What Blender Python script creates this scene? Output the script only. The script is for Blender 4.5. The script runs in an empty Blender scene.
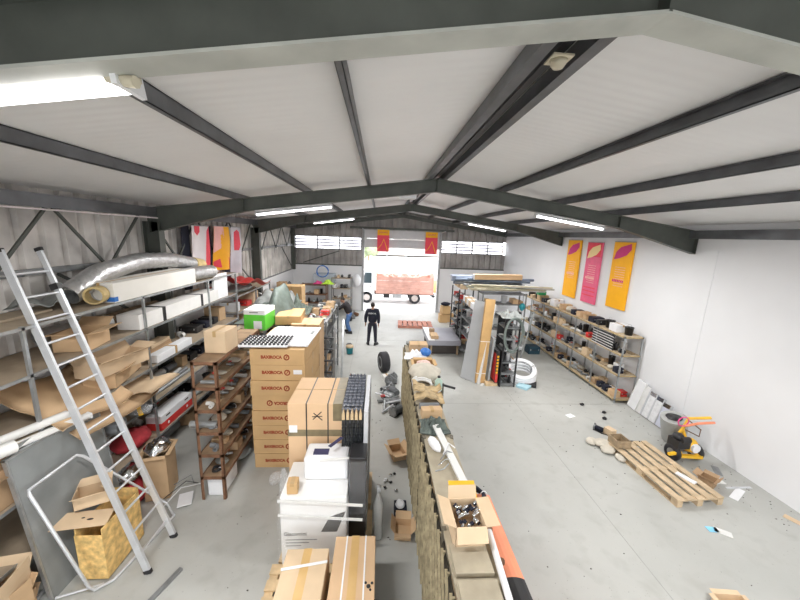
import bpy, math, random
from math import sin, cos, pi, radians, atan2, sqrt
from mathutils import Vector, Matrix, Euler
random.seed(7)
S = bpy.context.scene
COL = S.collection

# ------------------------------------------------------------------ camera
H = 4.352
cam_d = bpy.data.cameras.new('camera'); cam = bpy.data.objects.new('camera', cam_d); COL.objects.link(cam)
cam_d.sensor_width = 36; cam_d.lens = 326.4 / 800 * 36; cam_d.clip_start = 0.05; cam_d.clip_end = 500
p_, y_, r_ = radians(11.11), radians(3.69), radians(2.22)
fw = Vector((sin(y_) * cos(p_), cos(y_) * cos(p_), -sin(p_)))
rt0 = Vector((cos(y_), -sin(y_), 0)); up0 = rt0.cross(fw)
rt = rt0 * cos(r_) + up0 * sin(r_); up = up0 * cos(r_) - rt0 * sin(r_)
m = Matrix((rt, up, -fw)).transposed().to_4x4(); m.translation = (0, 0, H); cam.matrix_world = m
S.camera = cam

# ------------------------------------------------------------------ world, exposure
S.view_settings.view_transform = 'Standard'; S.view_settings.look = 'None'
S.view_settings.gamma = 1; S.view_settings.use_curve_mapping = False
S.view_settings.exposure = 0.12
LAMP_W = 140.0
SKY = 5.5
w = bpy.data.worlds.new('sky'); S.world = w; w.use_nodes = True
nt = w.node_tree; bg = nt.nodes['Background']
bg.inputs[0].default_value = (0.93, 0.96, 1.0, 1); bg.inputs[1].default_value = SKY
sun_d = bpy.data.lights.new('sun', 'SUN'); sun_d.energy = 2.5; sun_d.angle = radians(8); sun_d.color = (1, .96, .9)
sun = bpy.data.objects.new('sun', sun_d); COL.objects.link(sun); sun.rotation_euler = Euler((radians(28), radians(18), 0)); sun.location = (0, 30, 20)

# ------------------------------------------------------------------ materials
MC = {}
def M(name, col, rough=.6, metal=0., var=.12, scale=6., bump=0., spec=None, emit=0., alpha=1., wave=None, trans=0.):
    if name in MC: return MC[name]
    mt = bpy.data.materials.new(name); mt.use_nodes = True; n = mt.node_tree; b = n.nodes['Principled BSDF']
    b.inputs['Roughness'].default_value = rough; b.inputs['Metallic'].default_value = metal
    b.inputs['Base Color'].default_value = (*col, 1)
    if trans: b.inputs['Transmission Weight'].default_value = trans
    if alpha < 1: b.inputs['Alpha'].default_value = alpha
    if emit:
        b.inputs['Emission Color'].default_value = (*col, 1); b.inputs['Emission Strength'].default_value = emit
    tc = n.nodes.new('ShaderNodeTexCoord')
    if var:
        no = n.nodes.new('ShaderNodeTexNoise'); no.inputs['Scale'].default_value = scale; no.inputs['Detail'].default_value = 5
        mx = n.nodes.new('ShaderNodeMix'); mx.data_type = 'RGBA'
        mx.inputs['A'].default_value = (*[c * (1 - var) for c in col], 1); mx.inputs['B'].default_value = (*[min(1, c * (1 + var)) for c in col], 1)
        n.links.new(tc.outputs['Object'], no.inputs['Vector'])
        mr = n.nodes.new('ShaderNodeMapRange'); mr.inputs['From Min'].default_value = .3; mr.inputs['From Max'].default_value = .7
        n.links.new(no.outputs['Fac'], mr.inputs['Value']); n.links.new(mr.outputs['Result'], mx.inputs['Factor'])
        n.links.new(mx.outputs['Result'], b.inputs['Base Color'])
        if bump:
            bp = n.nodes.new('ShaderNodeBump'); bp.inputs['Strength'].default_value = bump; bp.inputs['Distance'].default_value = .02
            n.links.new(no.outputs['Fac'], bp.inputs['Height']); n.links.new(bp.outputs['Normal'], b.inputs['Normal'])
    if wave:
        axis, wsc, st = wave
        wv = n.nodes.new('ShaderNodeTexWave'); wv.bands_direction = axis; wv.inputs['Scale'].default_value = wsc; wv.inputs['Distortion'].default_value = 0
        bp = n.nodes.new('ShaderNodeBump'); bp.inputs['Strength'].default_value = st; bp.inputs['Distance'].default_value = .02
        n.links.new(tc.outputs['Object'], wv.inputs['Vector']); n.links.new(wv.outputs['Fac'], bp.inputs['Height']); n.links.new(bp.outputs['Normal'], b.inputs['Normal'])
    MC[name] = mt
    return mt

def concrete_mat(name, base, dark, scuff=True, joints=False):
    mt = bpy.data.materials.new(name); mt.use_nodes = True; n = mt.node_tree; L = n.links; b = n.nodes['Principled BSDF']
    tc = n.nodes.new('ShaderNodeTexCoord')
    def noise(sc, det=6, dist=0):
        x = n.nodes.new('ShaderNodeTexNoise'); x.inputs['Scale'].default_value = sc; x.inputs['Detail'].default_value = det; x.inputs['Distortion'].default_value = dist
        L.new(tc.outputs['Object'], x.inputs['Vector']); return x
    def ramp(src, a, c):
        r = n.nodes.new('ShaderNodeMapRange'); r.inputs['From Min'].default_value = a; r.inputs['From Max'].default_value = c; L.new(src, r.inputs['Value']); return r.outputs['Result']
    def mix(f, A, B):
        x = n.nodes.new('ShaderNodeMix'); x.data_type = 'RGBA'
        if hasattr(f, 'links'): L.new(f, x.inputs['Factor'])
        else: x.inputs['Factor'].default_value = f
        for k, v in (('A', A), ('B', B)):
            if hasattr(v, 'links'): L.new(v, x.inputs[k])
            else: x.inputs[k].default_value = (*v, 1)
        return x.outputs['Result']
    c = mix(ramp(noise(.45, 8, .6).outputs['Fac'], .35, .7), base, tuple(x * .86 for x in base))
    c = mix(ramp(noise(3.2, 8, .3).outputs['Fac'], .52, .8), c, dark)
    if scuff:
        sp = noise(38, 2)
        c = mix(ramp(sp.outputs['Fac'], .70, .74), c, tuple(x * .55 for x in base))
    L.new(c, b.inputs['Base Color']); b.inputs['Roughness'].default_value = .55
    r2 = ramp(noise(1.3).outputs['Fac'], .2, .8); mr = n.nodes.new('ShaderNodeMapRange'); mr.inputs['To Min'].default_value = .38; mr.inputs['To Max'].default_value = .7
    L.new(r2, mr.inputs['Value']); L.new(mr.outputs['Result'], b.inputs['Roughness'])
    return mt

def brick_soft(name, col):   # painted block wall with very faint coursing
    mt = M(name, col, .75, 0, .035, .7)
    return mt

FLOOR = concrete_mat('floor_concrete', (.47, .475, .45), (.38, .38, .355))
YARD = concrete_mat('yard_concrete', (.62, .6, .58), (.5, .47, .44), False)
WHITE = brick_soft('painted_white_wall', (.80, .805, .82))
CEIL = M('ceiling_panel', (.80, .80, .80), .5, 0, .03, 1.2, wave=('Y', 2.6, .08))
SHEET = M('dirty_corrugated_sheet', (.60, .57, .54), .6, .0, .35, 1.6)
STEEL = M('dark_painted_steel', (.088, .096, .084), .5, .2, .2, 3)
FLANGE = M('pale_dusty_flange', (.46, .47, .43), .7, .1, .15, 3)
PURLIN = M('purlin_steel', (.14, .145, .155), .4, .5, .2, 4)
GALV = M('galvanised_steel', (.42, .44, .45), .4, .7, .15, 8)
GALVD = M('dull_grey_steel', (.26, .27, .275), .5, .5, .2, 8)
RUST = M('brown_painted_angle', (.20, .10, .055), .6, .2, .3, 9)
CARD = M('cardboard', (.58, .40, .235), .85, 0, .08, 3)
CARD2 = M('cardboard_light', (.66, .50, .33), .85, 0, .08, 3)
CARD3 = M('cardboard_dark', (.43, .285, .165), .85, 0, .12, 4)
TAPE = M('brown_tape', (.46, .30, .13), .35, 0, .05)
BOXC = M('carton_tan', (.56, .365, .175), .8, 0, .07, 2.5)
WOOD = M('pale_pine', (.62, .46, .27), .7, 0, .2, 7)
WOODD = M('weathered_wood', (.36, .27, .17), .8, 0, .3, 8)
BOARD = M('dusty_board', (.36, .29, .21), .8, 0, .2, 3)
MESHW = M('olive_brown_lath', (.38, .32, .2), .85, 0, .35, 12)
ALU = M('aluminium', (.68, .70, .73), .4, .45, .05, 6)
CHROME = M('chrome', (.75, .76, .78), .15, 1., 0)
FOIL = M('crinkled_foil', (.58, .585, .59), .3, .75, .12, 14, bump=1.)
PVC = M('grey_pvc', (.20, .21, .22), .5, 0, .1)
PVCL = M('pale_pvc', (.72, .72, .70), .5, 0, .06)
BLACK = M('black_plastic', (.018, .018, .02), .45, 0, .1)
RUBBER = M('tyre_rubber', (.02, .02, .024), .65, 0, .1)
WHITEP = M('white_plastic', (.82, .83, .85), .4, 0, .03)
PAPER = M('white_paper', (.85, .86, .88), .8, 0, .03)
RED = M('red_plastic', (.62, .04, .035), .45, 0, .08)
ORANGE = M('orange_paint', (.88, .30, .16), .5, 0, .06)
YELLOW = M('yellow_paint', (.85, .50, .03), .45, 0, .1)
GREEN = M('bright_green_card', (.12, .62, .05), .6, 0, .06)
LGREEN = M('fluorescent_yellow_green', (.55, .85, .08), .7, 0, .08)
TEAL = M('teal_plastic', (.03, .35, .42), .45, 0, .08)
BLUE = M('blue_plastic', (.03, .16, .50), .45, 0, .1)
PINK = M('pink_plastic', (.80, .08, .28), .6, 0, .1)
LBLUE = M('pale_blue_foam', (.42, .66, .75), .7, 0, .06)
GREENT = M('green_tarpaulin', (.10, .125, .11), .6, 0, .25, 6, bump=.5)
TARPG = M('grey_plastic_sheeting', (.31, .33, .32), .45, 0, .2, 5, bump=.6)
NAVY = M('navy_cloth', (.012, .014, .028), .85, 0, .1)
JEANS = M('blue_denim', (.09, .19, .42), .85, 0, .2, 12)
TROUS = M('dark_trousers', (.02, .02, .034), .85, 0, .1)
SKIN = M('skin', (.42, .24, .16), .55, 0, .05)
HAIR = M('dark_hair', (.025, .018, .014), .8, 0, .2, 30)
GREYS = M('grey_board', (.235, .25, .25), .65, 0, .2, 2.2)
BAG = M('cement_bag', (.56, .52, .44), .85, 0, .12, 9, bump=.5)
OSB = M('yellow_chipboard', (.74, .50, .19), .85, 0, .32, 13, bump=.4)
FILM = M('clear_stretch_film', (.92, .94, .96), .12, 0, 0, alpha=.22)
GLASS = M('dark_glass', (.05, .07, .08), .08, 0, 0)
TRUCKB = M('brown_truck_side', (.55, .31, .25), .7, 0, .12, 3)
LATTICE = M('rusty_mesh', (.16, .12, .07), .8, .1, .3, 10)
TUBE = M('lit_tube', (1, .98, 1), .4, 0, 0, emit=9)
WIN = M('frosted_window', (.95, .95, 1), .5, 0, 0, trans=1.)

# ------------------------------------------------------------------ mesh builder
class MB:
    def __init__(s): s.v = []; s.f = []; s.sm = []
    def add(s, vs, fs, mat=None, smooth=False):
        o = len(s.v)
        for q in vs:
            q = Vector(q)
            if mat is not None: q = mat @ q
            s.v.append(q[:])
        for f in fs: s.f.append(tuple(i + o for i in f)); s.sm.append(smooth)
        return s
    def box(s, x0, x1, y0, y1, z0, z1, mat=None):
        if x0 > x1: x0, x1 = x1, x0
        if y0 > y1: y0, y1 = y1, y0
        if z0 > z1: z0, z1 = z1, z0
        vs = [(x0, y0, z0), (x1, y0, z0), (x1, y1, z0), (x0, y1, z0), (x0, y0, z1), (x1, y0, z1), (x1, y1, z1), (x0, y1, z1)]
        return s.add(vs, [(0, 3, 2, 1), (4, 5, 6, 7), (0, 1, 5, 4), (1, 2, 6, 5), (2, 3, 7, 6), (3, 0, 4, 7)], mat)
    def bar(s, a, b, w, h=None, up=(0, 0, 1)):
        a, b = Vector(a), Vector(b); h = h or w; d = (b - a); L = d.length
        if L < 1e-6: return s
        d /= L; u = Vector(up)
        if abs(d.dot(u)) > .98: u = Vector((1, 0, 0))
        x = d.cross(u).normalized(); z = x.cross(d)
        mt = Matrix((x, d, z)).transposed().to_4x4(); mt.translation = a
        return s.box(-w / 2, w / 2, 0, L, -h / 2, h / 2, mt)
    def tube(s, pts, r, n=10, closed=False, caps=True, hollow=0.):
        pts = [Vector(q) for q in pts]; N = len(pts); rs = r if isinstance(r, (list, tuple)) else [r] * N
        prev = None; rings = []
        for i, q in enumerate(pts):
            a = pts[(i - 1) % N] if (closed or i) else q; c = pts[(i + 1) % N] if (closed or i < N - 1) else q
            t = (c - a).normalized()
            if prev is None:
                u = Vector((0, 0, 1)) if abs(t.z) < .9 else Vector((1, 0, 0)); u = (u - t * u.dot(t)).normalized()
            else:
                u = prev - t * prev.dot(t)
                u = u.normalized() if u.length > 1e-6 else prev
            prev = u; w_ = t.cross(u)
            rings.append([q + (u * cos(2 * pi * k / n) + w_ * sin(2 * pi * k / n)) * rs[i] for k in range(n)])
        vs = [x for rg in rings for x in rg]; fs = []
        for i in range(N if closed else N - 1):
            j = (i + 1) % N
            for k in range(n):
                l = (k + 1) % n; fs.append((i * n + k, i * n + l, j * n + l, j * n + k))
        s.add(vs, fs, None, True)
        if not closed and hollow:
            inner = [x + (pts[i] - x) * hollow for i, rg in enumerate(rings) for x in rg]
            s.add(inner, [f[::-1] for f in fs], None, True)
            for e in (0, N - 1):
                o = [rings[e][k] for k in range(n)] + [inner[e * n + k] for k in range(n)]
                s.add(o, [(k, (k + 1) % n, n + (k + 1) % n, n + k) for k in range(n)])
        elif not closed and caps:
            s.add(rings[0], [tuple(range(n))[::-1]]); s.add(rings[-1], [tuple(range(n))])
        return s
    def cyl(s, x, y, z0, z1, r, n=16): return s.tube([(x, y, z0), (x, y, z1)], r, n)
    def lathe(s, prof, n=20, mat=None):
        vs = []; fs = []
        for (r, z) in prof:
            for k in range(n): vs.append((r * cos(2 * pi * k / n), r * sin(2 * pi * k / n), z))
        for i in range(len(prof) - 1):
            for k in range(n):
                l = (k + 1) % n; fs.append((i * n + k, i * n + l, (i + 1) * n + l, (i + 1) * n + k))
        return s.add(vs, fs, mat, True)
    def prism(s, poly, y0, y1, mat=None, ax='y'):   # poly in (x,z), extruded along y
        n = len(poly)
        if ax == 'y': vs = [(a, y0, b) for a, b in poly] + [(a, y1, b) for a, b in poly]
        elif ax == 'x': vs = [(y0, a, b) for a, b in poly] + [(y1, a, b) for a, b in poly]
        else: vs = [(a, b, y0) for a, b in poly] + [(a, b, y1) for a, b in poly]
        fs = [tuple(range(n)), tuple(range(2 * n - 1, n - 1, -1))] + [(k, k + n, (k + 1) % n + n, (k + 1) % n) for k in range(n)]
        return s.add(vs, fs, mat)
    def ball(s, c, r, n=12, m_=8, jit=0., seed=0):
        rd = random.Random(seed); rx, ry, rz = r if isinstance(r, (list, tuple)) else (r, r, r); vs = [(c[0], c[1], c[2] - rz)]; fs = []
        for i in range(1, m_):
            t = -pi / 2 + pi * i / m_
            for k in range(n):
                a = 2 * pi * k / n; j = 1 + rd.uniform(-jit, jit)
                vs.append((c[0] + rx * cos(t) * cos(a) * j, c[1] + ry * cos(t) * sin(a) * j, c[2] + rz * sin(t) * j))
        vs.append((c[0], c[1], c[2] + rz)); T = len(vs) - 1
        for k in range(n): fs.append((0, 1 + (k + 1) % n, 1 + k)); fs.append((T, T - n + k, T - n + (k + 1) % n))
        for i in range(m_ - 2):
            for k in range(n):
                a = 1 + i * n; fs.append((a + k, a + (k + 1) % n, a + n + (k + 1) % n, a + n + k))
        return s.add(vs, fs, None, True)
    def sheet(s, fn, nu, nv, th=.01):
        g = [[Vector(fn(i / nu, j / nv)) for j in range(nv + 1)] for i in range(nu + 1)]
        vs = [q for r in g for q in r]; n = len(vs); vs2 = [q - Vector((0, 0, th)) for q in vs]; fs = []; W = nv + 1
        for i in range(nu):
            for j in range(nv):
                a = i * W + j; fs.append((a, a + W, a + W + 1, a + 1)); fs.append((n + a, n + a + 1, n + a + W + 1, n + a + W))
        for i in range(nu):
            for j in (0, nv):
                a = i * W + j; fs.append((a, a + W, n + a + W, n + a))
        for j in range(nv):
            for i in (0, nu):
                a = i * W + j; fs.append((a, a + 1, n + a + 1, n + a))
        return s.add(vs + vs2, fs, None, True)
    def mesh(s, name):
        me = bpy.data.meshes.new(name); me.from_pydata(s.v, [], s.f); me.polygons.foreach_set('use_smooth', s.sm); me.update(); return me
    def build(s, name, mat, parent=None, label=None, bevel=0., kind=None):
        o = bpy.data.objects.new(name, s.mesh(name)); COL.objects.link(o)
        for mm in (mat if isinstance(mat, (list, tuple)) else [mat]): o.data.materials.append(mm)
        if parent is not None: o.parent = parent
        if label: o['label'] = label
        if kind: o['kind'] = kind
        if bevel:
            b = o.modifiers.new('bevel', 'BEVEL'); b.width = bevel; b.segments = 2; b.limit_method = 'ANGLE'
        return o

def B(*a, mat=None): return MB().box(*a, mat=mat)
def T(x=0, y=0, z=0, rz=0, rx=0, ry=0): return Matrix.Translation((x, y, z)) @ Euler((rx, ry, rz)).to_matrix().to_4x4()
def thing(name, label=None, cat=None, loc=(0, 0, 0), rz=0, group=None, rot=None):
    o = bpy.data.objects.new(name, None); o.empty_display_size = .1; COL.objects.link(o)
    o.location = loc; o.rotation_euler = rot if rot else (0, 0, rz)
    return tag(o, label, cat, group)
def tag(o, label=None, cat=None, group=None, kind=None):
    if label: o['label'] = label
    if cat: o['category'] = cat
    if group: o['group'] = group
    if kind: o['kind'] = kind
    return o
def struct(name, mb, mat, label=None):
    o = mb.build(name, mat); o['kind'] = 'structure'
    if label: o['label'] = label
    return o
CH = {}
def copy_tree(o, parent=None):
    c = o.copy(); COL.objects.link(c); c.parent = parent
    for ch in [x for x in KIDS(o)]: copy_tree(ch, c)
    return c
def KIDS(o): return list(o.children)

# ================================================================== SETTING
XL, XR, XC = -4.88, 7.2, 1.16
Y0, Y1, Y2, YE = 1.55, 7.2, 12.8, 18.67
YB = -9.0
SL = .142
def zr(x): return 5.29 - SL * abs(x - XC)          # rafter underside
struct('floor', B(XL - .2, XR + .2, YB - .2, YE + .2, -.2, 0), FLOOR, 'pale grey concrete floor with thin saw-cut joints and dust')
jt = MB()
for x in (3.78, -.9): jt.box(x - .005, x + .005, YB, YE, -.01, .0012)
for y in (7.95, 13.2, 2.4): jt.box(XL, XR, y - .005, y + .005, -.01, .0012)
struct('floor_joint', jt, M('joint_dark', (.33, .33, .31), .9, 0, .1), 'thin saw-cut joints in the concrete floor')
# right wall (masonry, white) with shallow pilasters
struct('wall_right', B(XR, XR + .2, YB, YE + .2, 0, 4.95), WHITE, 'plain white painted side wall')
for i, y in enumerate((Y1 - .25,)): struct('trim_%d' % (i + 1), B(XR - .012, XR, y - .32, y + .18, 0, 4.3), WHITE, 'shallow white pilaster below the frame end')
# left wall: low masonry + corrugated cladding
struct('wall_left_base', B(XL - .2, XL, YB, YE + .2, 0, 2.3), WHITE, 'low white masonry wall under the metal cladding')
def corr(a0, a1, pitch=.33, d=.06):
    pts = []; x = a0
    while x < a1 - 1e-4:
        for dx, dd in ((0, 0), (.62, 0), (.70, d), (.92, d)):
            q = x + dx * pitch
            if q < a1: pts.append((q, dd))
        x += pitch
    pts.append((a1, 0)); return pts
def corr_wall(mb, a0, a1, z0, z1f, axis, pos, th=.02, sgn=1):
    pts = corr(a0, a1)
    for (a, da), (b, db) in zip(pts[:-1], pts[1:]):
        za = z1f(a) if callable(z1f) else z1f; zb = z1f(b) if callable(z1f) else z1f
        P = lambda t, d, z, e: ((pos + sgn * (d + e), t, z) if axis == 'y' else (t, pos + sgn * (d + e), z))
        vs = [P(a, da, z0, 0), P(b, db, z0, 0), P(b, db, zb, 0), P(a, da, za, 0), P(a, da, z0, th), P(b, db, z0, th), P(b, db, zb, th), P(a, da, za, th)]
        mb.add(vs, [(0, 1, 2, 3), (7, 6, 5, 4), (0, 4, 5, 1), (3, 2, 6, 7)])
lw = MB(); corr_wall(lw, YB, YE, 2.3, 4.85, 'y', XL - .06, sgn=-1)
struct('wall_left', lw, SHEET, 'grimy corrugated metal cladding of the left wall')
lc = MB(); lc.box(XL - .2, XL + .0, YB, YE, 2.3, 2.34)
struct('trim_2', lc, GALVD, 'ledge where cladding meets the low wall')
# girts and braces on the left wall
g = MB()
g.box(XL - .03, XL + .05, YB, YE, 3.62, 3.70)
struct('trim_3', g, GALVD, 'horizontal side rail on the metal cladding')
g = MB()
for a in (Y0 - 5.65, Y0, Y1, Y2):
    for k in range(6):
        ya, yb = a + 5.45 - k * .91, a + 5.45 - (k + 1) * .91
        z0, z1 = (3.6, 4.62) if k % 2 else (4.62, 3.6)
        g.bar((XL + .07, ya, z0), (XL + .07, yb, z1), .03, .04)
    g.bar((XL + .07, a + 5.45, 2.4), (XL + .07, a + 3.6, 3.6), .03, .04)
struct('trim_4', g, STEEL, 'dark zigzag bracing bars on the left wall')
# end wall
zt = lambda x: 5.70 - SL * abs(x - XC)
DX0, DX1, DZ = -.92, 3.32, 4.65
eb = MB(); eb.box(XL, DX0 - .12, YE, YE + .2, 0, 2.58).box(DX1 + .12, XR, YE, YE + .2, 0, 2.58)
struct('wall_end_base', eb, WHITE, 'low white masonry of the end wall either side of the doorway')
ew = MB()
for a, b in ((XL, DX0 - .1), (DX1 + .1, XR)):
    corr_wall(ew, a, b, 2.58, 3.46, 'x', YE + .05); corr_wall(ew, a, b, 4.2, zt, 'x', YE + .05)
corr_wall(ew, DX0 - .1, DX1 + .1, DZ, zt, 'x', YE + .05)
ew.box(-1.08, DX0 - .1, YE + .05, YE + .1, 3.46, 4.2)
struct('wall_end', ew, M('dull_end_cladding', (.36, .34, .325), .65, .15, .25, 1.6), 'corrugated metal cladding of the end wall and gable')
fr = MB()
fr.box(XL, DX0 - .1, YE - .02, YE + .05, 2.58, 2.64).box(DX1 + .1, XR, YE - .02, YE + .05, 2.58, 2.64)
for s in (-1, 1):
    x1 = XC + s * 6.0
    fr.bar((XC, YE - .06, 5.45), (x1, YE - .06, 5.45 - SL * 6.0), .12, .2)
fr.bar((DX0 - .8, YE - .08, 4.72), (DX1 + .8, YE - .08, 4.72), .08, .12)
struct('trim_5', fr, STEEL, 'dark gable beam and rails on the end wall')
struct('trim_6', MB().bar((-4.3, YE - .05, 2.7), (-2.3, YE - .05, 3.4), .05, .05), STEEL, 'diagonal brace on the end wall')
struct('column_corner', MB().box(XL - .3, XL + .14, YE - .16, YE + .2, 2.3, 4.95), STEEL, 'dark corner post between the left wall and the end wall')
def window(n, x0, x1, parts):
    wf = MB(); z0, z1 = 3.46, 4.2
    wf.box(x0, x1, YE + .02, YE + .1, z0, z0 + .05).box(x0, x1, YE + .02, YE + .1, z1 - .05, z1)
    for k in range(parts + 1):
        x = x0 + (x1 - x0) * k / parts; wf.box(max(x0, x - .03), min(x1, x + .03), YE + .02, YE + .1, z0, z1)
    o = struct('window_%d' % n, wf, GALVD, 'horizontal strip window high in the end wall')
    for k in range(parts):
        a = x0 + (x1 - x0) * k / parts + .03; b = x0 + (x1 - x0) * (k + 1) / parts - .03
        B(a, b, YE + .055, YE + .06, z0 + .05, z1 - .05).build('pane', WIN, o)
        lv = MB()
        for j in range(1, 4): lv.box(a, b, YE + .02, YE + .05, z0 + .05 + j * .16 - .034, z0 + .05 + j * .16 + .034)
        lv.build('glazing_bar', M('lavender_bar', (.30, .29, .40), .6, 0, .05), o)
window(1, -4.75, -1.08, 3); window(2, 3.45, 7.05, 4)
# door frame + partly lowered sectional door + tracks
df = MB().box(DX0 - .12, DX0, YE - .05, YE + .2, 0, DZ).box(DX1, DX1 + .12, YE - .05, YE + .2, 0, DZ).box(DX0 - .12, DX1 + .12, YE - .02, YE + .1, DZ - .04, DZ + .06)
struct('door_1', df, M('door_frame_grey', (.46, .46, .47), .6, .1, .15), 'steel frame around the wide loading doorway')
dl = MB()
for k in range(2): dl.box(DX0, DX1, YE - .0, YE + .045, 3.66 + k * .5, 3.66 + k * .5 + .49)
struct('door_panel', dl, M('door_leaf_grey', (.62, .62, .64), .6, 0, .05), 'pale sectional loading door rolled most of the way up')
tr = MB()
for x in (DX0 - .02, DX1 + .02):
    pts = [(x, YE - .08, 0), (x, YE - .08, 4.25)] + [(x, YE - .08 - .35 * (1 - cos(a)), 4.25 + .35 * sin(a)) for a in (.5, 1., pi / 2)] + [(x, YE - 1.6, 4.66)]
    tr.tube(pts, .025, 6)
struct('trim_7', tr, GALV, 'galvanised tracks of the loading door')
# unseen back wall behind the camera; its tall opening is added to admit daylight
struct('wall_back', MB().box(XL, -2.4, YB - .2, YB, 0, 5).box(4.6, XR, YB - .2, YB, 0, 5).box(-2.4, 4.6, YB - .2, YB, 4.4, 5.8), WHITE, 'white wall behind the viewer')
# ceiling panels
def slab(mb, s):
    xe = XL - .3 if s < 0 else XR + .3
    z0, z1 = zt(XC), 5.70 - SL * abs(xe - XC)
    vs = [(XC, YB - .2, z0), (xe, YB - .2, z1), (xe, YE + .3, z1), (XC, YE + .3, z0)]
    mb.add(vs + [(a, b, c + .06) for a, b, c in vs], [(0, 1, 2, 3), (7, 6, 5, 4), (0, 4, 5, 1), (1, 5, 6, 2), (2, 6, 7, 3), (3, 7, 4, 0)])
cm = MB(); slab(cm, -1); slab(cm, 1)
struct('ceiling', cm, CEIL, 'pale finely ribbed insulated roof panels')
# portal frames
def frame(idx, y):
    for s in (-1, 1):
        xe = XL + .12 if s < 0 else XR - .02
        wb, fl = MB(), MB(); zb = lambda x: 5.29 - SL * abs(x - XC)
        hx = xe - s * 1.9
        pts = [(XC, zb(XC) + .006), (hx, zb(hx) + .006), (xe, zb(xe) - .234), (xe, zb(xe) + .27), (XC, zb(XC) + .27)]
        wb.prism(pts, y - .006, y + .006)
        for a, b in (((XC, zb(XC)), (hx, zb(hx))), ((hx, zb(hx)), (xe, zb(xe) - .24))):
            wbm = MB(); fl.prism([(a[0], a[1]), (b[0], b[1]), (b[0], b[1] + .014), (a[0], a[1] + .014)], y - .075, y + .075)
        wb.prism([(XC, zb(XC) + .256), (xe, zb(xe) + .256), (xe, zb(xe) + .27), (XC, zb(XC) + .27)], y - .075, y + .075)
        wb.prism([(xe - s * .014, zb(xe) - .24), (xe, zb(xe) - .24), (xe, zb(xe) + .27), (xe - s * .014, zb(xe) + .27)], y - .075, y + .075)
        wb.prism([(hx, zb(hx)), (hx + .012, zb(hx)), (hx + .012, zb(hx) + .26), (hx, zb(hx) + .26)], y - .07, y + .07)
        o = struct('beam_rafter', wb, STEEL, 'dark steel portal rafter across the hall')
        o2 = fl.build('flange', FLANGE if y < 3 else STEEL, o); o2['kind'] = 'structure'
    ap = MB().box(XC - .008, XC + .008, y - .075, y + .075, 5.296, 5.57)
    ap.build('apex_plate', STEEL, o)
    c = MB().box(XL + .02, XL + .035, y - .09, y + .09, 0, 4.45).box(XL + .315, XL + .33, y - .09, y + .09, 0, 4.45).box(XL + .02, XL + .33, y - .006, y + .006, 0, 4.45)
    struct('column', c, STEEL, 'dark steel column on the left wall')
for i, y in enumerate((-4.1, Y0, Y1, Y2)): frame(i, y)
# purlins
pm = []
for x in (-3.03, -1.6, -.26, 1.0, 1.31, 2.64, 4.0, 5.3):
    z0 = 5.565 - SL * abs(x - XC)
    q = MB().box(x - .006, x, YB, YE, z0, z0 + .13).box(x - .05, x + .0, YB, YE, z0, z0 + .008).box(x - .05, x, YB, YE, z0 + .122, z0 + .13).box(x - .05, x - .044, YB, YE, z0, z0 + .03)
    if abs(x - XC) < .2: q = MB().box(x - .045, x + .045, YB, YE, z0, z0 + .12)
    struct('beam_purlin', q, PURLIN, 'long dark steel purlin under the roof panels')
for x in (XL + .2, XR - .12):
    z0 = 5.5 - SL * abs(x - XC) - .12
    struct('beam_eave', MB().box(x - .07, x + .07, YB, YE, z0, z0 + .18), PURLIN, 'steel eave beam along the top of the side wall')
struct('trim_8', MB().tube([(XL + .34, YB, 4.52), (XL + .34, Y1 - .1, 4.52)], .012, 6), M('eave_glint', (.8, .72, .74), .5, 0, .05), 'thin pale strip below the eave beam, its reflected light painted in')  # bright edge of the eave purlin: reflected light put into a pale strip
struct('trim_9', MB().box(XC - .035, XC + .035, YB, YE - .2, 5.6, 5.66), BLACK, 'cable run along the ridge')
# outside
struct('ground', B(-40, 45, YE + .2, 90, -.25, -.01), YARD, 'bright sunlit concrete yard outside')
struct('ground_rear', B(-40, 45, -60, YB - .2, -.25, -.01), YARD, 'concrete apron behind the building')
hl = MB(); hl.prism([(-45, 0)] + [(-45 + 5 * k, 3 + 2.6 * sin(k * .7) + 1.2 * sin(k * 1.9)) for k in range(20)] + [(50, 0)], 70, 75)
struct('hill', hl, M('hazy_hill', (.5, .46, .42), .9, 0, .2, .3), 'pale hazy hillside beyond the yard')
struct('wall_yard', B(-30, 40, 36, 36.3, 0, 1.5), M('yard_wall', (.68, .60, .55), .9, 0, .1, 1), 'low rendered boundary wall beyond the truck')

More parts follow.
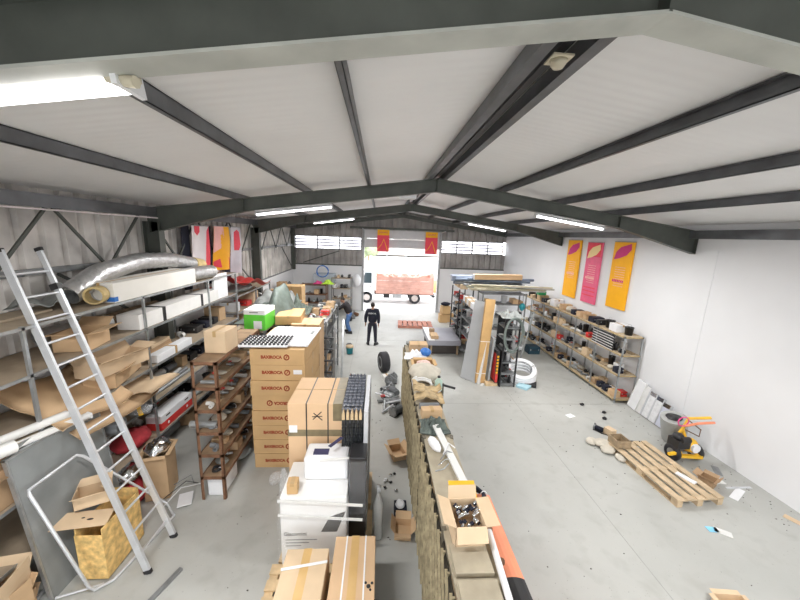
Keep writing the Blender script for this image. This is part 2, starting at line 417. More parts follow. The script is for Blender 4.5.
# ================================================================== ITEM MAKERS (root empty at the base)
def carton(w, d, h, mat=None, tape=True, label=None, cat='box', loc=(0, 0, 0), rz=0, group=None, lab=False, name='cardboard_box'):
    t = thing(name, label, cat, loc, rz, group); mat = mat or CARD
    B(-w / 2, w / 2, -d / 2, d / 2, 0, h).build('body', mat, t, bevel=min(.008, h * .05))
    if tape: MB().box(-.025, .025, -d / 2 - .001, d / 2 + .001, h * .75, h + .0015).build('tape', TAPE, t)
    if lab: B(w * .1, w * .35, -d / 2 - .003, -d / 2 + .001, h * .5, h * .8).build('paper_label', PAPER, t)
    return t
def open_carton(w, d, h, mat=None, label=None, loc=(0, 0, 0), rz=0, group=None, fl=(.6, .9, -.4, .5), cat='box', flen=None, name='open_cardboard_box'):
    t = thing(name, label, cat, loc, rz, group); mat = mat or CARD; e = .006; m_ = MB()
    m_.box(-w / 2, w / 2, -d / 2, d / 2, 0, e).box(-w / 2, -w / 2 + e, -d / 2, d / 2, 0, h).box(w / 2 - e, w / 2, -d / 2, d / 2, 0, h).box(-w / 2, w / 2, -d / 2, -d / 2 + e, 0, h).box(-w / 2, w / 2, d / 2 - e, d / 2, 0, h)
    m_.build('body', mat, t); fq = flen or min(w, d) * .45
    for k, (a, f) in enumerate(zip((0, pi / 2, pi, -pi / 2), fl)):
        L, ww = (d / 2, w) if k % 2 == 0 else (w / 2, d)
        mm = Matrix.Rotation(a, 4, 'Z') @ Matrix.Translation((0, -L, h)) @ Matrix.Rotation(-f, 4, 'X')
        MB().box(-ww / 2, ww / 2, -fq, 0, -e, 0, mm).build('flap', mat, t)
    return t
def bucket(r, h, mat, label=None, loc=(0, 0, 0), group=None, lid=True, cat='bucket', name='bucket'):
    t = thing(name, label, cat, loc, random.uniform(0, 3), group)
    MB().lathe([(0, 0), (r * .85, 0), (r, h * .93), (r * 1.06, h * .93), (r * 1.06, h), (r * .94, h), (r * .8, h * .1), (0, h * .1)], 16).build('body', mat, t)
    if lid: MB().lathe([(0, h), (r * 1.03, h), (r * 1.03, h + .012), (0, h + .015)], 16).build('lid', WHITEP, t)
    else: MB().tube([(r * cos(a), .01, h + r * .7 * sin(a)) for a in [pi * k / 8 for k in range(9)]], .004, 5).build('handle', GALV, t)
    return t
def pipe(L, r, mat, label=None, loc=(0, 0, 0), rz=0, group=None, cat='pipe', hollow=.15, ring=False, name='pipe', tilt=0, n=14):
    t = thing(name, label, cat, loc, 0, group, rot=(tilt, 0, rz))
    MB().tube([(0, -L / 2, r), (0, L / 2, r)], r, n, hollow=hollow).build('tube', mat, t)
    if ring:
        MB().tube([(0, -L / 2 - .002, r), (0, -L / 2 + .05, r)], r * 1.12, n, hollow=.15).build('collar', mat, t)
    return t
def elbow(r, R, mat, label=None, loc=(0, 0, 0), rz=0, group=None, name='pipe_elbow', cat='pipe fitting'):
    t = thing(name, label, cat, loc, rz, group)
    pts = [(R * cos(a), R * sin(a), r * 1.15) for a in [pi / 2 * k / 6 for k in range(7)]]
    MB().tube([(R, -.05, r * 1.15)] + pts + [(-.05, R, r * 1.15)], r, 12, hollow=.15).build('bend', mat, t)
    MB().tube([(R, -.06, r * 1.15), (R, -.0, r * 1.15)], r * 1.15, 12, hollow=.2).build('collar', mat, t)
    MB().tube([(-.06, R, r * 1.15), (0, R, r * 1.15)], r * 1.15, 12, hollow=.2).build('collar', mat, t)
    return t
def coil(R, r, k, mat, label=None, loc=(0, 0, 0), rot=(0, 0, 0), group=None, name='hose_coil', cat='hose coil'):
    t = thing(name, label, cat, loc, 0, group, rot=rot)
    pts = [((R + r * .5 * sin(i * .9)) * cos(2 * pi * i / 24), (R + r * .5 * sin(i * .9)) * sin(2 * pi * i / 24), r + 2 * r * i / 24 * .9) for i in range(24 * k)]
    MB().tube(pts, r, 6).build('hose', mat, t)
    MB().tube([(R + (r * (k + 1.2)) * cos(a) * .6, 0, r * k + r * (k + 1) * sin(a)) for a in [2 * pi * j / 10 for j in range(10)]], .006, 5, closed=True).build('tie', WHITEP, t)
    return t
def bag(w, d, h, mat, label=None, loc=(0, 0, 0), rz=0, group=None, seed=1, cat='bag', name='sack'):
    t = thing(name, label, cat, loc, rz, group)
    MB().ball((0, 0, h * .48), (w / 2, d / 2, h / 2), 18, 10, .07, seed).build('sack_body', mat, t)
    MB().ball((w * .42, 0, h * .55), (w * .12, d * .14, h * .18), 8, 5, .15, seed).build('tied_neck', mat, t)
    return t
def motor(s, mat, label=None, loc=(0, 0, 0), rz=0, group=None, cat='pump', name='pump_motor'):
    t = thing(name, label, cat, loc, rz, group)
    m_ = MB().tube([(0, -s, s * .7), (0, s * .7, s * .7)], s * .5, 14)
    for k in range(6): m_.tube([(0, -s * .8 + k * s * .22, s * .7), (0, -s * .75 + k * s * .22, s * .7)], s * .58, 14)
    m_.build('motor_housing', mat, t)
    MB().tube([(0, s * .7, s * .7), (0, s, s * .7)], s * .7, 14).tube([(0, s * .85, s * .7), (0, s * .85, s * 1.6)], s * .22, 10).build('pump_head', GALVD, t)
    MB().box(-s * .5, s * .5, -s * .8, s, 0, s * .12).box(-.3 * s, .3 * s, -.5 * s, .5 * s, .1 * s, .3 * s).build('foot_plate', BLACK, t)
    return t
def toolcase(w, d, h, mat, label=None, loc=(0, 0, 0), rz=0, group=None, cat='tool case', name='tool_case'):
    t = thing(name, label, cat, loc, rz, group)
    B(-w / 2, w / 2, -d / 2, d / 2, 0, h).build('shell', mat, t, bevel=.015)
    MB().tube([(-w * .2, -d / 2, h * .6), (-w * .2, -d / 2 - .03, h * .6), (w * .2, -d / 2 - .03, h * .6), (w * .2, -d / 2, h * .6)], .009, 6).build('handle', BLACK, t)
    for s in (-1, 1): B(s * w * .35 - .015, s * w * .35 + .015, -d / 2 - .006, -d / 2, h * .5, h * .72).build('latch', GALV, t)
    return t
def planks(L, w, th, mat, label=None, loc=(0, 0, 0), rz=0, group=None, name='wooden_plank', cat='plank', rx=0):
    o = B(-w / 2, w / 2, -L / 2, L / 2, 0, th).build(name, mat, bevel=.003); o.location = loc; o.rotation_euler = (rx, 0, rz)
    return tag(o, label, cat, group)
def bottle(r, h, mat, label=None, loc=(0, 0, 0), group=None, name='bottle', cat='bottle'):
    t = thing(name, label, cat, loc, 0, group)
    MB().lathe([(0, 0), (r, 0), (r, h * .65), (r * .35, h * .85), (r * .35, h * .9), (0, h * .9)], 12).build('body', mat, t)
    MB().lathe([(0, h * .9), (r * .42, h * .9), (r * .42, h), (0, h)], 10).build('cap', RED if mat is WHITEP else WHITEP if mat is PVCL else BLACK, t); return t
def valve(s, mat, label=None, loc=(0, 0, 0), rz=0, group=None):
    t = thing('gate_valve', label, 'valve', loc, rz, group)
    MB().tube([(-s, 0, s * .4), (s, 0, s * .4)], s * .3, 10, hollow=.2).ball((0, 0, s * .4), s * .42, 10, 6).build('valve_body', mat, t)
    MB().tube([(0, 0, s * .6), (0, 0, s * 1.3)], s * .1, 6).build('stem', GALV, t)
    MB().tube([(s * .4 * cos(a), s * .4 * sin(a), s * 1.3) for a in [2 * pi * k / 12 for k in range(12)]], s * .08, 6, closed=True).bar((-.4 * s, 0, 1.3 * s), (.4 * s, 0, 1.3 * s), s * .08).build('handwheel', RED, t); return t

# clutter spread over a shelf: every piece a thing with a label of its own
USED = {}
CLUT = [
 ('carton', 'small brown cardboard box', CARD), ('carton', 'pale tan cardboard box', CARD2), ('carton', 'dark brown cardboard box', CARD3), ('carton', 'small white carton', WHITEP),
 ('open', 'open cardboard box', CARD), ('elbow', 'grey pipe elbow', PVC), ('elbow', 'pale plastic pipe elbow', PVCL), ('pipe', 'short grey pipe', PVC), ('pipe', 'short steel pipe', GALV),
 ('pipe', 'short white pipe', PVCL), ('coil', 'black hose coil', BLACK), ('coil', 'grey cable coil', PVC), ('motor', 'grey pump motor', GALVD), ('motor', 'blackened pump motor', BLACK),
 ('bucket', 'white plastic tub', WHITEP), ('bucket', 'black plastic bucket', BLACK), ('case', 'black tool case', BLACK), ('case', 'dark blue tool case', NAVY), ('bag', 'dusty paper sack', BAG),
 ('bag', 'grey plastic sack', TARPG), ('valve', 'steel gate valve', GALV), ('plank', 'short wooden board', WOODD), ('bottle', 'white plastic bottle', WHITEP), ('bottle', 'dark plastic bottle', BLACK), ('case','red tool case',RED)]
ORD = ['first', 'second', 'third', 'fourth', 'fifth', 'sixth', 'seventh', 'eighth', 'ninth', 'tenth', 'eleventh', 'twelfth', 'thirteenth', 'fourteenth']
def put(kind, label, mat, cx, cy, z, dx, dy, hmax, rd, group):
    s = min(dx, dy); rz = rd.uniform(-.25, .25); loc = (cx, cy, z)
    if kind == 'carton': return carton(dx * .86, dy * .82, min(hmax, s * rd.uniform(.5, 1.0)), mat, True, label, loc=loc, rz=rz * .3, group=group)
    if kind == 'open': return open_carton(dx * .7, dy * .62, min(hmax * .75, s * .5), mat, label, loc, rz * .3, group, fl=(.3, .5, .2, .7), flen=s * .16)
    if kind == 'elbow': r = min(s * .16, hmax * .3); return elbow(r, s * .38 - r * .3, mat, label, (cx - s * .15, cy - s * .15, z), 0, group)
    if kind == 'pipe': return pipe(max(dx, dy) * .86, min(s * .2, hmax * .4), mat, label, loc, (0 if dy > dx else pi / 2), group)
    if kind == 'coil': return coil(s * .32, s * .05, 3, mat, label, loc, group=group)
    if kind == 'motor': return motor(min(s * .38, hmax * .5), mat, label, loc, rz, group)
    if kind == 'bucket': return bucket(min(s * .4, .15), min(hmax * .85, .26), mat, label, loc, group, mat is WHITEP)
    if kind == 'case': return toolcase(dx * .84, dy * .66, min(hmax * .7, .16), mat, label, loc, rz * .2, group)
    if kind == 'bag': return bag(dx * .8, dy * .86, min(hmax * .8, s * .5), mat, label, loc, rz * .3, group, rd.randint(0, 99))
    if kind == 'valve': return valve(min(s * .42, hmax * .6), mat, label, loc, rz, group)
    if kind == 'plank': return planks(dy * .9, dx * .6, .03, mat, label, loc, 0, group)
    if kind == 'bottle': return bottle(min(s * .3, .06), min(hmax * .9, .24), mat, label, loc, group)
def clutter(x0, x1, y0, y1, z, hmax, n, seed, place, group, along='y', kinds=None, rows=1, bays=None):
    rd = random.Random(seed); L = (y1 - y0) if along == 'y' else (x1 - x0); W = (x1 - x0) if along == 'y' else (y1 - y0)
    cuts = [0] + sorted((k + rd.uniform(-.25, .25)) / n for k in range(1, n)) + [1]; last = None
    for i in range(n):
        ca, cb = cuts[i] * L, cuts[i + 1] * L
        for r in range(rows):
            ks = kinds or range(len(CLUT)); k = rd.choice([q for q in ks if q != last]); last = k
            kind, lab, mat = CLUT[k]; a, b = W * r / rows, W * (r + 1) / rows
            if along == 'y': cx, cy, dx, dy = x0 + (a + b) / 2, y0 + (ca + cb) / 2, b - a, cb - ca
            else: cx, cy, dx, dy = x0 + (ca + cb) / 2, y0 + (a + b) / 2, cb - ca, b - a
            pl = place
            if bays:
                frac = (ca + cb) / 2 / L; bi = min(bays - 1, int(frac * bays)); pl = '%s bay of %s' % (ORD[bi], place)
            lb = '%s on %s' % (lab, pl); c = USED.get(lb, 0); USED[lb] = c + 1
            if c:
                lb = '%s %s on %s' % (['farther', 'still farther', 'farthest', 'very last'][min(c - 1, 3)], lab, pl)
            lb = lb.replace(' of the white wall rack', ' of white wall rack')
            put(kind, lb, mat, cx, cy, z + .002, dx * .97, dy * .94, hmax, rd, group)

# racks: posts, shelves, braces
def rack(name, label, x0, x1, ys, levels, top, mat, smat, post=.045, th=.035, cat='storage rack', loc=None, edge=None, brace=False, angle=False, backdy=0):
    t = thing(name, label, cat, (x0, ys[0], 0)); ox, oy = x0, ys[0]
    for y in ys:
        for x in (x0, x1):
            m_ = MB(); xx, yy = x - ox, y - oy; sx = post if x == x0 else -post; sy = post if y != ys[-1] else -post
            if angle: m_.box(xx, xx + sx, yy, yy + (.005 if sy > 0 else -.005), 0, top).box(xx, xx + (.005 if sx > 0 else -.005), yy, yy + sy, 0, top)
            else: m_.box(xx, xx + sx, yy, yy + sy, 0, top)
            m_.build('post', mat, t)
    for z in levels:
        e = .012; eh = .034 if not angle else .045
        sh = B(-.0 + e, x1 - x0 - e, e, ys[-1] - oy - e, z - th, z).build('shelf', smat, t)
        if edge:
            MB().box(0, .012, 0, ys[-1] - oy, z - eh, z + .004).box(x1 - x0 - .012, x1 - x0, 0, ys[-1] - oy, z - eh, z + .004).box(0, x1 - x0, 0, .012, z - eh, z + .004).box(0, x1 - x0, ys[-1] - oy - .012, ys[-1] - oy, z - eh, z + .004).build('shelf_edge', edge, t)
    if brace:
        for y in (ys[0],):
            MB().bar((0, .0, .2), (x1 - x0, .0, top - .1), .02, .006).build('brace', mat, t)
    return t

def letters(txt, size, mat, name, parent, loc, rot, th=.0015, align='CENTER', sx=1., bold=0.):
    tx = bpy.data.curves.new('lettering', 'FONT'); tx.body = txt; tx.size = size; tx.align_x = align; tx.align_y = 'CENTER'; tx.extrude = th; tx.resolution_u = 3; tx.offset = bold
    o = bpy.data.objects.new('tmp', tx); COL.objects.link(o)
    dg = bpy.context.evaluated_depsgraph_get(); me = bpy.data.meshes.new_from_object(o.evaluated_get(dg)); bpy.data.objects.remove(o)
    q = bpy.data.objects.new(name, me); COL.objects.link(q); me.materials.clear(); me.materials.append(mat); q.parent = parent; q.location = loc; q.rotation_euler = rot; q.scale.x = sx
    return q
# ================================================================== PERSONS
def skin(name, verts, edges, radii, sub=2):
    me = bpy.data.meshes.new(name); me.from_pydata(verts, edges, []); o = bpy.data.objects.new(name, me); COL.objects.link(o)
    md = o.modifiers.new('s', 'SKIN'); md.use_smooth_shade = True
    for i, r in enumerate(radii):
        sv = me.skin_vertices[0].data[i]; sv.radius = (r, r) if not isinstance(r, tuple) else r; sv.use_root = (i == 0)
    if sub: sb = o.modifiers.new('u', 'SUBSURF'); sb.levels = sub; sb.render_levels = sub
    dg = bpy.context.evaluated_depsgraph_get(); me2 = bpy.data.meshes.new_from_object(o.evaluated_get(dg)); bpy.data.objects.remove(o)
    vs = [v.co[:] for v in me2.vertices]; fs = [tuple(p.vertices) for p in me2.polygons]; return vs, fs
def chain(js, rs):
    return [tuple(j) for j in js], [(i, i + 1) for i in range(len(js) - 1)], rs
def person(label, loc, rz, J, jacket, trousers, hairm, mark=None):
    """J: joints in local frame, facing -y"""
    t = thing('person', label, 'person', loc, rz)
    body = MB()
    pel, ch, nk, hd = Vector(J['pelvis']), Vector(J['chest']), Vector(J['neck']), Vector(J['head'])
    V = [pel, (pel + ch) / 2, ch, nk, nk + (hd - nk) * .5]; E = [(0, 1), (1, 2), (2, 3), (3, 4)]; R = [(.11, .09), (.13, .10), (.165, .115), .06, .055]
    for s in ('l', 'r'):
        sh, el, wr = [Vector(q) for q in J['arm_' + s]]; i = len(V)
        V += [sh, sh.lerp(el, .5), el, el.lerp(wr, .5), wr]; E += [(2, i), (i, i + 1), (i + 1, i + 2), (i + 2, i + 3), (i + 3, i + 4)]; R += [.062, .052, .042, .038, .027]
        # hand
        d = (wr - el).normalized(); side = Vector((0, 1, 0)) if abs(d.y) < .7 else Vector((1, 0, 0)); side = (side - d * side.dot(d)).normalized()
        pm_ = wr + d * .07; V.append(pm_); E.append((i + 4, i + 5)); R.append((.036, .022)); pi_ = i + 5
        for k, (o_, L) in enumerate(((-.033, .075), (-.011, .088), (.011, .082), (.033, .062))):
            a = len(V); curl = d.cross(side) * .012 * (1 if s == 'l' else -1)
            V += [pm_ + side * o_ + d * .035, pm_ + side * o_ * 1.1 + d * (.035 + L * .5) + curl, pm_ + side * o_ * 1.1 + d * (.035 + L * .9) + curl * 2.6]
            E += [(pi_, a), (a, a + 1), (a + 1, a + 2)]; R += [.0095, .009, .0075]
        a = len(V); V += [wr + d * .035 - side * .045, wr + d * .085 - side * .062]; E += [(i + 4, a), (a, a + 1)]; R += [.012, .009]
    for s in ('l', 'r'):
        hp, kn, an = [Vector(q) for q in J['leg_' + s]]; i = len(V)
        V += [hp, hp.lerp(kn, .5), kn, kn.lerp(an, .4), an]; E += [(0, i), (i, i + 1), (i + 1, i + 2), (i + 2, i + 3), (i + 3, i + 4)]; R += [.075, .064, .05, .048, .036]
    vs, fs = skin('tmp', [tuple(q) for q in V], E, R); body.add(vs, fs, None, True)
    # head and face
    hm = Matrix.Translation(hd) @ Euler(J.get('head_rot', (0, 0, 0))).to_matrix().to_4x4()
    hb = MB(); hb.ball((0, 0, 0), (.078, .098, .118), 18, 14).ball((0, -.03, -.065), (.055, .062, .05), 14, 8).ball((0, -.1, -.012), (.014, .022, .03), 8, 6)
    for s in (-1, 1): hb.ball((s * .079, .01, -.01), (.012, .022, .032), 8, 6)
    hb.ball((0, -.088, -.055), (.026, .01, .009), 8, 5)
    for f in hb.f: pass
    body.add(hb.v, hb.f, hm, True)
    o = body.build('body', SKIN, t)
    rm = o.modifiers.new('r', 'REMESH'); rm.mode = 'VOXEL'; rm.voxel_size = .011; rm.use_smooth_shade = True
    for s in (-1, 1): MB().ball(tuple(hm @ Vector((s * .03, -.088, .008))), .011, 8, 6).build('eye', BLACK, t)
    hr = MB(); hr.ball((0, .022, .032), (.086, .098, .1), 18, 12, .02, 3)
    h2 = MB(); h2.add(hr.v, hr.f, hm, True); h2.build('hair', hairm, t)
    # jacket
    V = [pel + Vector((0, 0, -.07)), (pel + ch) / 2, ch, nk]; E = [(0, 1), (1, 2), (2, 3)]; R = [(.2, .155), (.19, .15), (.225, .16), .09]
    for s in ('l', 'r'):
        sh, el, wr = [Vector(q) for q in J['arm_' + s]]; i = len(V)
        V += [sh, sh.lerp(el, .5), el, el.lerp(wr, .5), el.lerp(wr, .93)]; E += [(2, i), (i, i + 1), (i + 1, i + 2), (i + 2, i + 3), (i + 3, i + 4)]; R += [.1, .084, .074, .066, .052]
    vs, fs = skin('tmp', [tuple(q) for q in V], E, R); j = MB().add(vs, fs, None, True).build('jacket', jacket, t)
    V = [pel + Vector((0, 0, .07)), pel + Vector((0, 0, -.06))]; E = [(0, 1)]; R = [(.175, .14), (.185, .15)]
    for s in ('l', 'r'):
        hp, kn, an = [Vector(q) for q in J['leg_' + s]]; i = len(V)
        V += [hp, hp.lerp(kn, .5), kn, kn.lerp(an, .5), kn.lerp(an, .97)]; E += [(1, i), (i, i + 1), (i + 1, i + 2), (i + 2, i + 3), (i + 3, i + 4)]; R += [.115, .098, .078, .07, .064]
    vs, fs = skin('tmp', [tuple(q) for q in V], E, R); MB().add(vs, fs, None, True).build('trousers', trousers, t)
    for s in ('l', 'r'):
        an = Vector(J['leg_' + s][2]); ft = Vector(J['foot_' + s])
        d = (Vector((ft.x, ft.y, 0)) - Vector((an.x, an.y, 0))).normalized(); rzz = atan2(d.x, -d.y)
        mm = Matrix.Translation((an.x, an.y, 0)) @ Matrix.Rotation(-rzz * -1, 4, 'Z')
        sh_ = MB(); sh_.ball((0, -.06, .052), (.05, .145, .05), 14, 8).ball((0, .035, .07), (.046, .06, .065), 12, 8)
        a_ = MB(); a_.add([(x, y, max(z, .012)) for x, y, z in sh_.v], sh_.f, mm, True); so = a_.build('shoe', BLACK, t)
        q = MB(); q.prism([(-.045, -.19), (.045, -.19), (.05, -.1), (.04, .09), (-.04, .09), (-.05, -.1)], 0, .022, mm, 'z'); q.build('sole', RUBBER, so)
    return t
stand = dict(pelvis=(0, 0, .96), chest=(0, .01, 1.28), neck=(0, .02, 1.48), head=(0, -.01, 1.62),
  arm_l=[(.2, .01, 1.41), (.27, .03, 1.12), (.28, -.05, .87)], arm_r=[(-.2, .01, 1.41), (-.25, .04, 1.12), (-.24, -.02, .87)],
  leg_l=[(.095, 0, .9), (.13, -.01, .5), (.15, .03, .09)], leg_r=[(-.095, 0, .9), (-.12, -.02, .5), (-.14, .02, .09)], foot_l=(.2, -.1, 0), foot_r=(-.19, -.1, 0))
p1 = person('person in dark navy workwear with pale lettering on the back, standing facing the open doorway', (-.25, 12.63, 0), pi - .12, stand, NAVY, TROUS, HAIR)
letters('GSSERVIS', .075, WHITEP, 'back_lettering', p1, (0, .168, 1.33), (pi / 2, 0, pi))
bend = dict(pelvis=(0, .06, .93), chest=(0, -.1, 1.2), neck=(0, -.2, 1.36), head=(0, -.27, 1.48), head_rot=(.45, 0, 0),
  arm_l=[(.19, -.13, 1.31), (.22, -.32, 1.12), (.15, -.52, 1.14)], arm_r=[(-.19, -.13, 1.31), (-.23, -.3, 1.12), (-.15, -.5, 1.1)],
  leg_l=[(.09, .06, .88), (.11, .0, .48), (.12, .14, .09)], leg_r=[(-.09, .06, .88), (-.1, -.12, .49), (-.12, -.06, .09)], foot_l=(.13, .02, 0), foot_r=(-.13, -.18, 0))
person('person in black jacket and blue jeans leaning over the grey shelving to work', (-1.36, 14.2, 0), -pi / 2 - .25, bend, M('black_jacket', (.02, .016, .018), .85, 0, .1), JEANS, HAIR)

# ================================================================== TRUCK
def truck():
    t = thing('flatbed_truck', 'small white-cabbed truck with brown stake sides parked outside the loading doorway', 'truck', (-1.45, 20.9, 0))
    body = MB().prism([(0, .55), (1.12, .55), (1.12, 2.15), (.55, 2.2), (.22, 1.95), (.04, 1.25), (0, 1.1)], 0, 1.7)
    c = body.build('cab', WHITEP, t, bevel=.04)
    for y, n in ((-.01, -1), (1.7, 1)):
        MB().prism([(.3, 1.3), (.92, 1.3), (.92, 1.98), (.5, 1.98)], y, y + .01).build('side_window', GLASS, c)
    MB().add([(.06, .1, 1.3), (.06, 1.6, 1.3), (.23, 1.6, 1.9), (.23, .1, 1.9), (.03, .1, 1.3), (.03, 1.6, 1.3), (.2, 1.6, 1.9), (.2, .1, 1.9)], [(0, 1, 2, 3), (7, 6, 5, 4), (0, 4, 5, 1), (2, 6, 7, 3), (1, 5, 6, 2), (3, 7, 4, 0)]).build('windscreen', GLASS, c)
    B(.78, .9, -.02, 0, 1.08, 1.12).build('door_handle', BLACK, c)
    for y in (.1, 1.35): B(-.03, .02, y, y + .25, .75, .95).build('headlamp', CHROME, c)
    MB().bar((.12, -.02, 1.5), (.05, -.28, 1.5), .02).box(0, .06, -.36, -.24, 1.3, 1.7).build('wing_mirror', BLACK, c)
    MB().box(.1, 5.1, .45, .55, .5, .64).box(.1, 5.1, 1.15, 1.25, .5, .64).box(1.3, 1.4, .45, 1.25, .5, .6).box(4.9, 5.1, 0.1, 1.6, .42, .56).build('chassis', BLACK, t)
    bd = MB().box(1.2, 4.95, -.05, 1.75, .64, .74); bd.build('cargo_bed', TRUCKB, t)
    for y in (-.07, 1.73):
        s = MB()
        for k in range(4): s.box(1.2, 4.95, y, y + .03, .76 + k * .25, .76 + k * .25 + .235)
        for k in range(5): x = 1.22 + k * .92; s.box(x, x + .05, y - .03, y + .05, .68, 1.82)
        s.build('stake_side', TRUCKB, t)
    for x in (1.2, 4.92):
        s = MB()
        for k in range(5): s.box(x, x + .03, -.04, 1.74, .76 + k * .25, .76 + k * .25 + .235)
        s.build('stake_end', TRUCKB, t)
    ld = MB(); rd = random.Random(3)
    for k in range(26): ld.bar((1.4 + rd.random() * 3.2, .1 + rd.random() * 1.5, 1.0 + rd.random() * .5), (1.5 + rd.random() * 3.2, .1 + rd.random() * 1.5, 1.75 + rd.random() * .25), .05)
    tag(ld.build('scrap_load', M('pale_scrap', (.5, .45, .4), .7, .1, .3, 5)), 'tangled pale scrap load heaped in the truck bed', 'load').location = (-1.45, 20.9, 0)
    for x in (.62, 3.75):
        for y in (.0, 1.45):
            wh = MB().tube([(x, y, .37), (x, y + .24, .37)], .37, 24)
            o = wh.build('wheel', RUBBER, t)
            MB().tube([(x, y - .012, .37), (x, y + .01, .37)], .21, 16).build('hub', M('pale_hub', (.5, .45, .42), .5, .2, .1), o)
            MB().tube([(x + .44 * cos(a), y + .12, .37 + .44 * sin(a)) for a in [pi * k / 8 for k in range(9)]], .02, 5).build('mudguard', BLACK, o)
    B(2.3, 2.9, .05, .4, .35, .64).build('fuel_tank', GALV, t, bevel=.03)
    B(1.7, 2.1, .05, .35, .35, .62).build('battery_box', BLACK, t)
    return t
truck()
tag(MB().ball((0, 0, 0), (1.2, .8, .9), 16, 8, .12, 4).build('debris_heap', M('orange_earth', (.62, .25, .1), .9, 0, .2, 2)), 'orange heap in the yard beyond the truck tail', 'heap').location = (5.2, 26, .2)
for k, (x, h_) in enumerate(((-6, 3.0), (-1.5, 3.6), (8.5, 4.2))):
    t = thing('shrub_tree', ['low pale green tree beyond the boundary wall behind the truck cab', 'rounded pale tree above the truck bed beyond the wall', 'taller pale tree beyond the wall right of the truck'][k], 'tree', (x, 40, 0))
    MB().tube([(0, 0, 0), (.1, 0, h_ * .6)], .12, 8).build('trunk', WOODD, t)
    cr = MB(); rd = random.Random(k)
    for j in range(9): cr.ball((rd.uniform(-1.2, 1.2), rd.uniform(-.8, .8), h_ * .6 + rd.uniform(0, 1.3)), rd.uniform(.6, 1.), 9, 6, .2, j)
    cr.build('crown', M('dusty_leaves', (.28, .33, .2), .9, 0, .3, 5), t)
# utility posts seen through the doorway
for k, x in enumerate((.6, 2.4)):
    t = thing('fence_post', ['thin pole standing behind the truck bed', 'thin pole beyond the tail of the truck'][k], 'pole', (x, 31, 0))
    MB().tube([(0, 0, 0), (0, 0, 4.2)], .05, 8).build('pole', GALVD, t); MB().tube([(-.5, 0, 3.9), (.5, 0, 3.9)], .03, 6).build('crossbar', GALVD, t)
# ================================================================== LIGHTS (fixtures with their lamps)
def fixture(label, x0, x1, y, zfn, group='fluorescent ceiling lights', wide=.14, big=False):
    L = abs(x1 - x0); cx = (x0 + x1) / 2; z = zfn(cx); sl = atan2(zfn(x1) - zfn(x0), x1 - x0)
    t = thing('fluorescent_light', label, 'ceiling light', (cx, y, z), group=group, rot=(0, -sl, 0))
    h = L / 2
    MB().prism([(-wide / 2, .0), (wide / 2, .0), (wide * .32, .055), (-wide * .32, .055)], -h, h, ax='x').build('housing', WHITEP, t)
    MB().tube([(-h + .02, -wide * .2, -.018), (h - .02, -wide * .2, -.018)], .014, 8).build('tube', TUBE, t)
    MB().tube([(-h + .02, wide * .2, -.018), (h - .02, wide * .2, -.018)], .014, 8).build('tube', TUBE, t)
    for s in (-1, 1): B(s * h - .012, s * h + .012, -wide * .45, wide * .45, -.04, .05).build('end_cap', WHITEP, t)
    for s in (-1, 1): MB().tube([(s * h * .6, 0, .05), (s * h * .6, 0, .36)], .008, 5).build('hanger', GALV, t)
    ld = bpy.data.lights.new('lamp', 'AREA'); ld.shape = 'RECTANGLE'; ld.size = L * .95; ld.size_y = wide; ld.energy = LAMP_W; ld.color = (1, .985, .97)
    lo = bpy.data.objects.new('lamp_light', ld); COL.objects.link(lo); lo.parent = t; lo.location = (0, 0, -.045)
    return t
zu = lambda off: (lambda x: 5.29 - SL * abs(x - XC) - off)
f0 = fixture('very bright fluorescent light under the nearest rafter, partly out of the frame', -2.7, -1.12, 1.66, lambda x: 4.97 - SL * abs(x + 1.12) + .0, wide=.2)
cb = MB().tube([(.79, 0, .03), (.86, .02, .07), (.95, .02, .06), (1.0, .0, .08), (1.02, -.02, .03), (.99, -.03, .01)], .008, 6); cb.build('cable', BLACK, f0)
MB().box(.74, .82, -.06, .05, .01, .12).tube([(.74, -.04, 0), (.86, -.06, -.03)], .025, 8).build('connector', M('aged_cream_plastic', (.6, .55, .42), .5, 0, .1), f0)
LAMPN = ['fluorescent light left of the ridge just behind the second rafter', 'fluorescent light right of the ridge just behind the second rafter', 'far fluorescent light left of the doorway behind the third rafter', 'far fluorescent light right of the doorway behind the third rafter']
fixture(LAMPN[0], -2.72, -1.08, 7.5, lambda x: 4.93 - SL * abs(x + 1.08) + .0)
fixture(LAMPN[1], 3.5, 5.15, 7.5, lambda x: 4.93 - SL * abs(x - 3.5))
fixture(LAMPN[2], -2.6, -1.05, 13.05, lambda x: 4.93 - SL * abs(x + 1.05))
fixture(LAMPN[3], 3.4, 4.95, 13.05, lambda x: 4.93 - SL * abs(x - 3.4))
fixture('fluorescent light right of the ridge near the first rafter, out of the frame', 3.5, 5.1, 1.66, lambda x: 4.93 - SL * abs(x - 3.5))
fixture('fluorescent light left of the ridge behind the viewer', -2.7, -1.1, -4.0, lambda x: 4.93 - SL * abs(x + 1.1))
fixture('fluorescent light right of the ridge behind the viewer', 3.5, 5.1, -4.0, lambda x: 4.93 - SL * abs(x - 3.5))
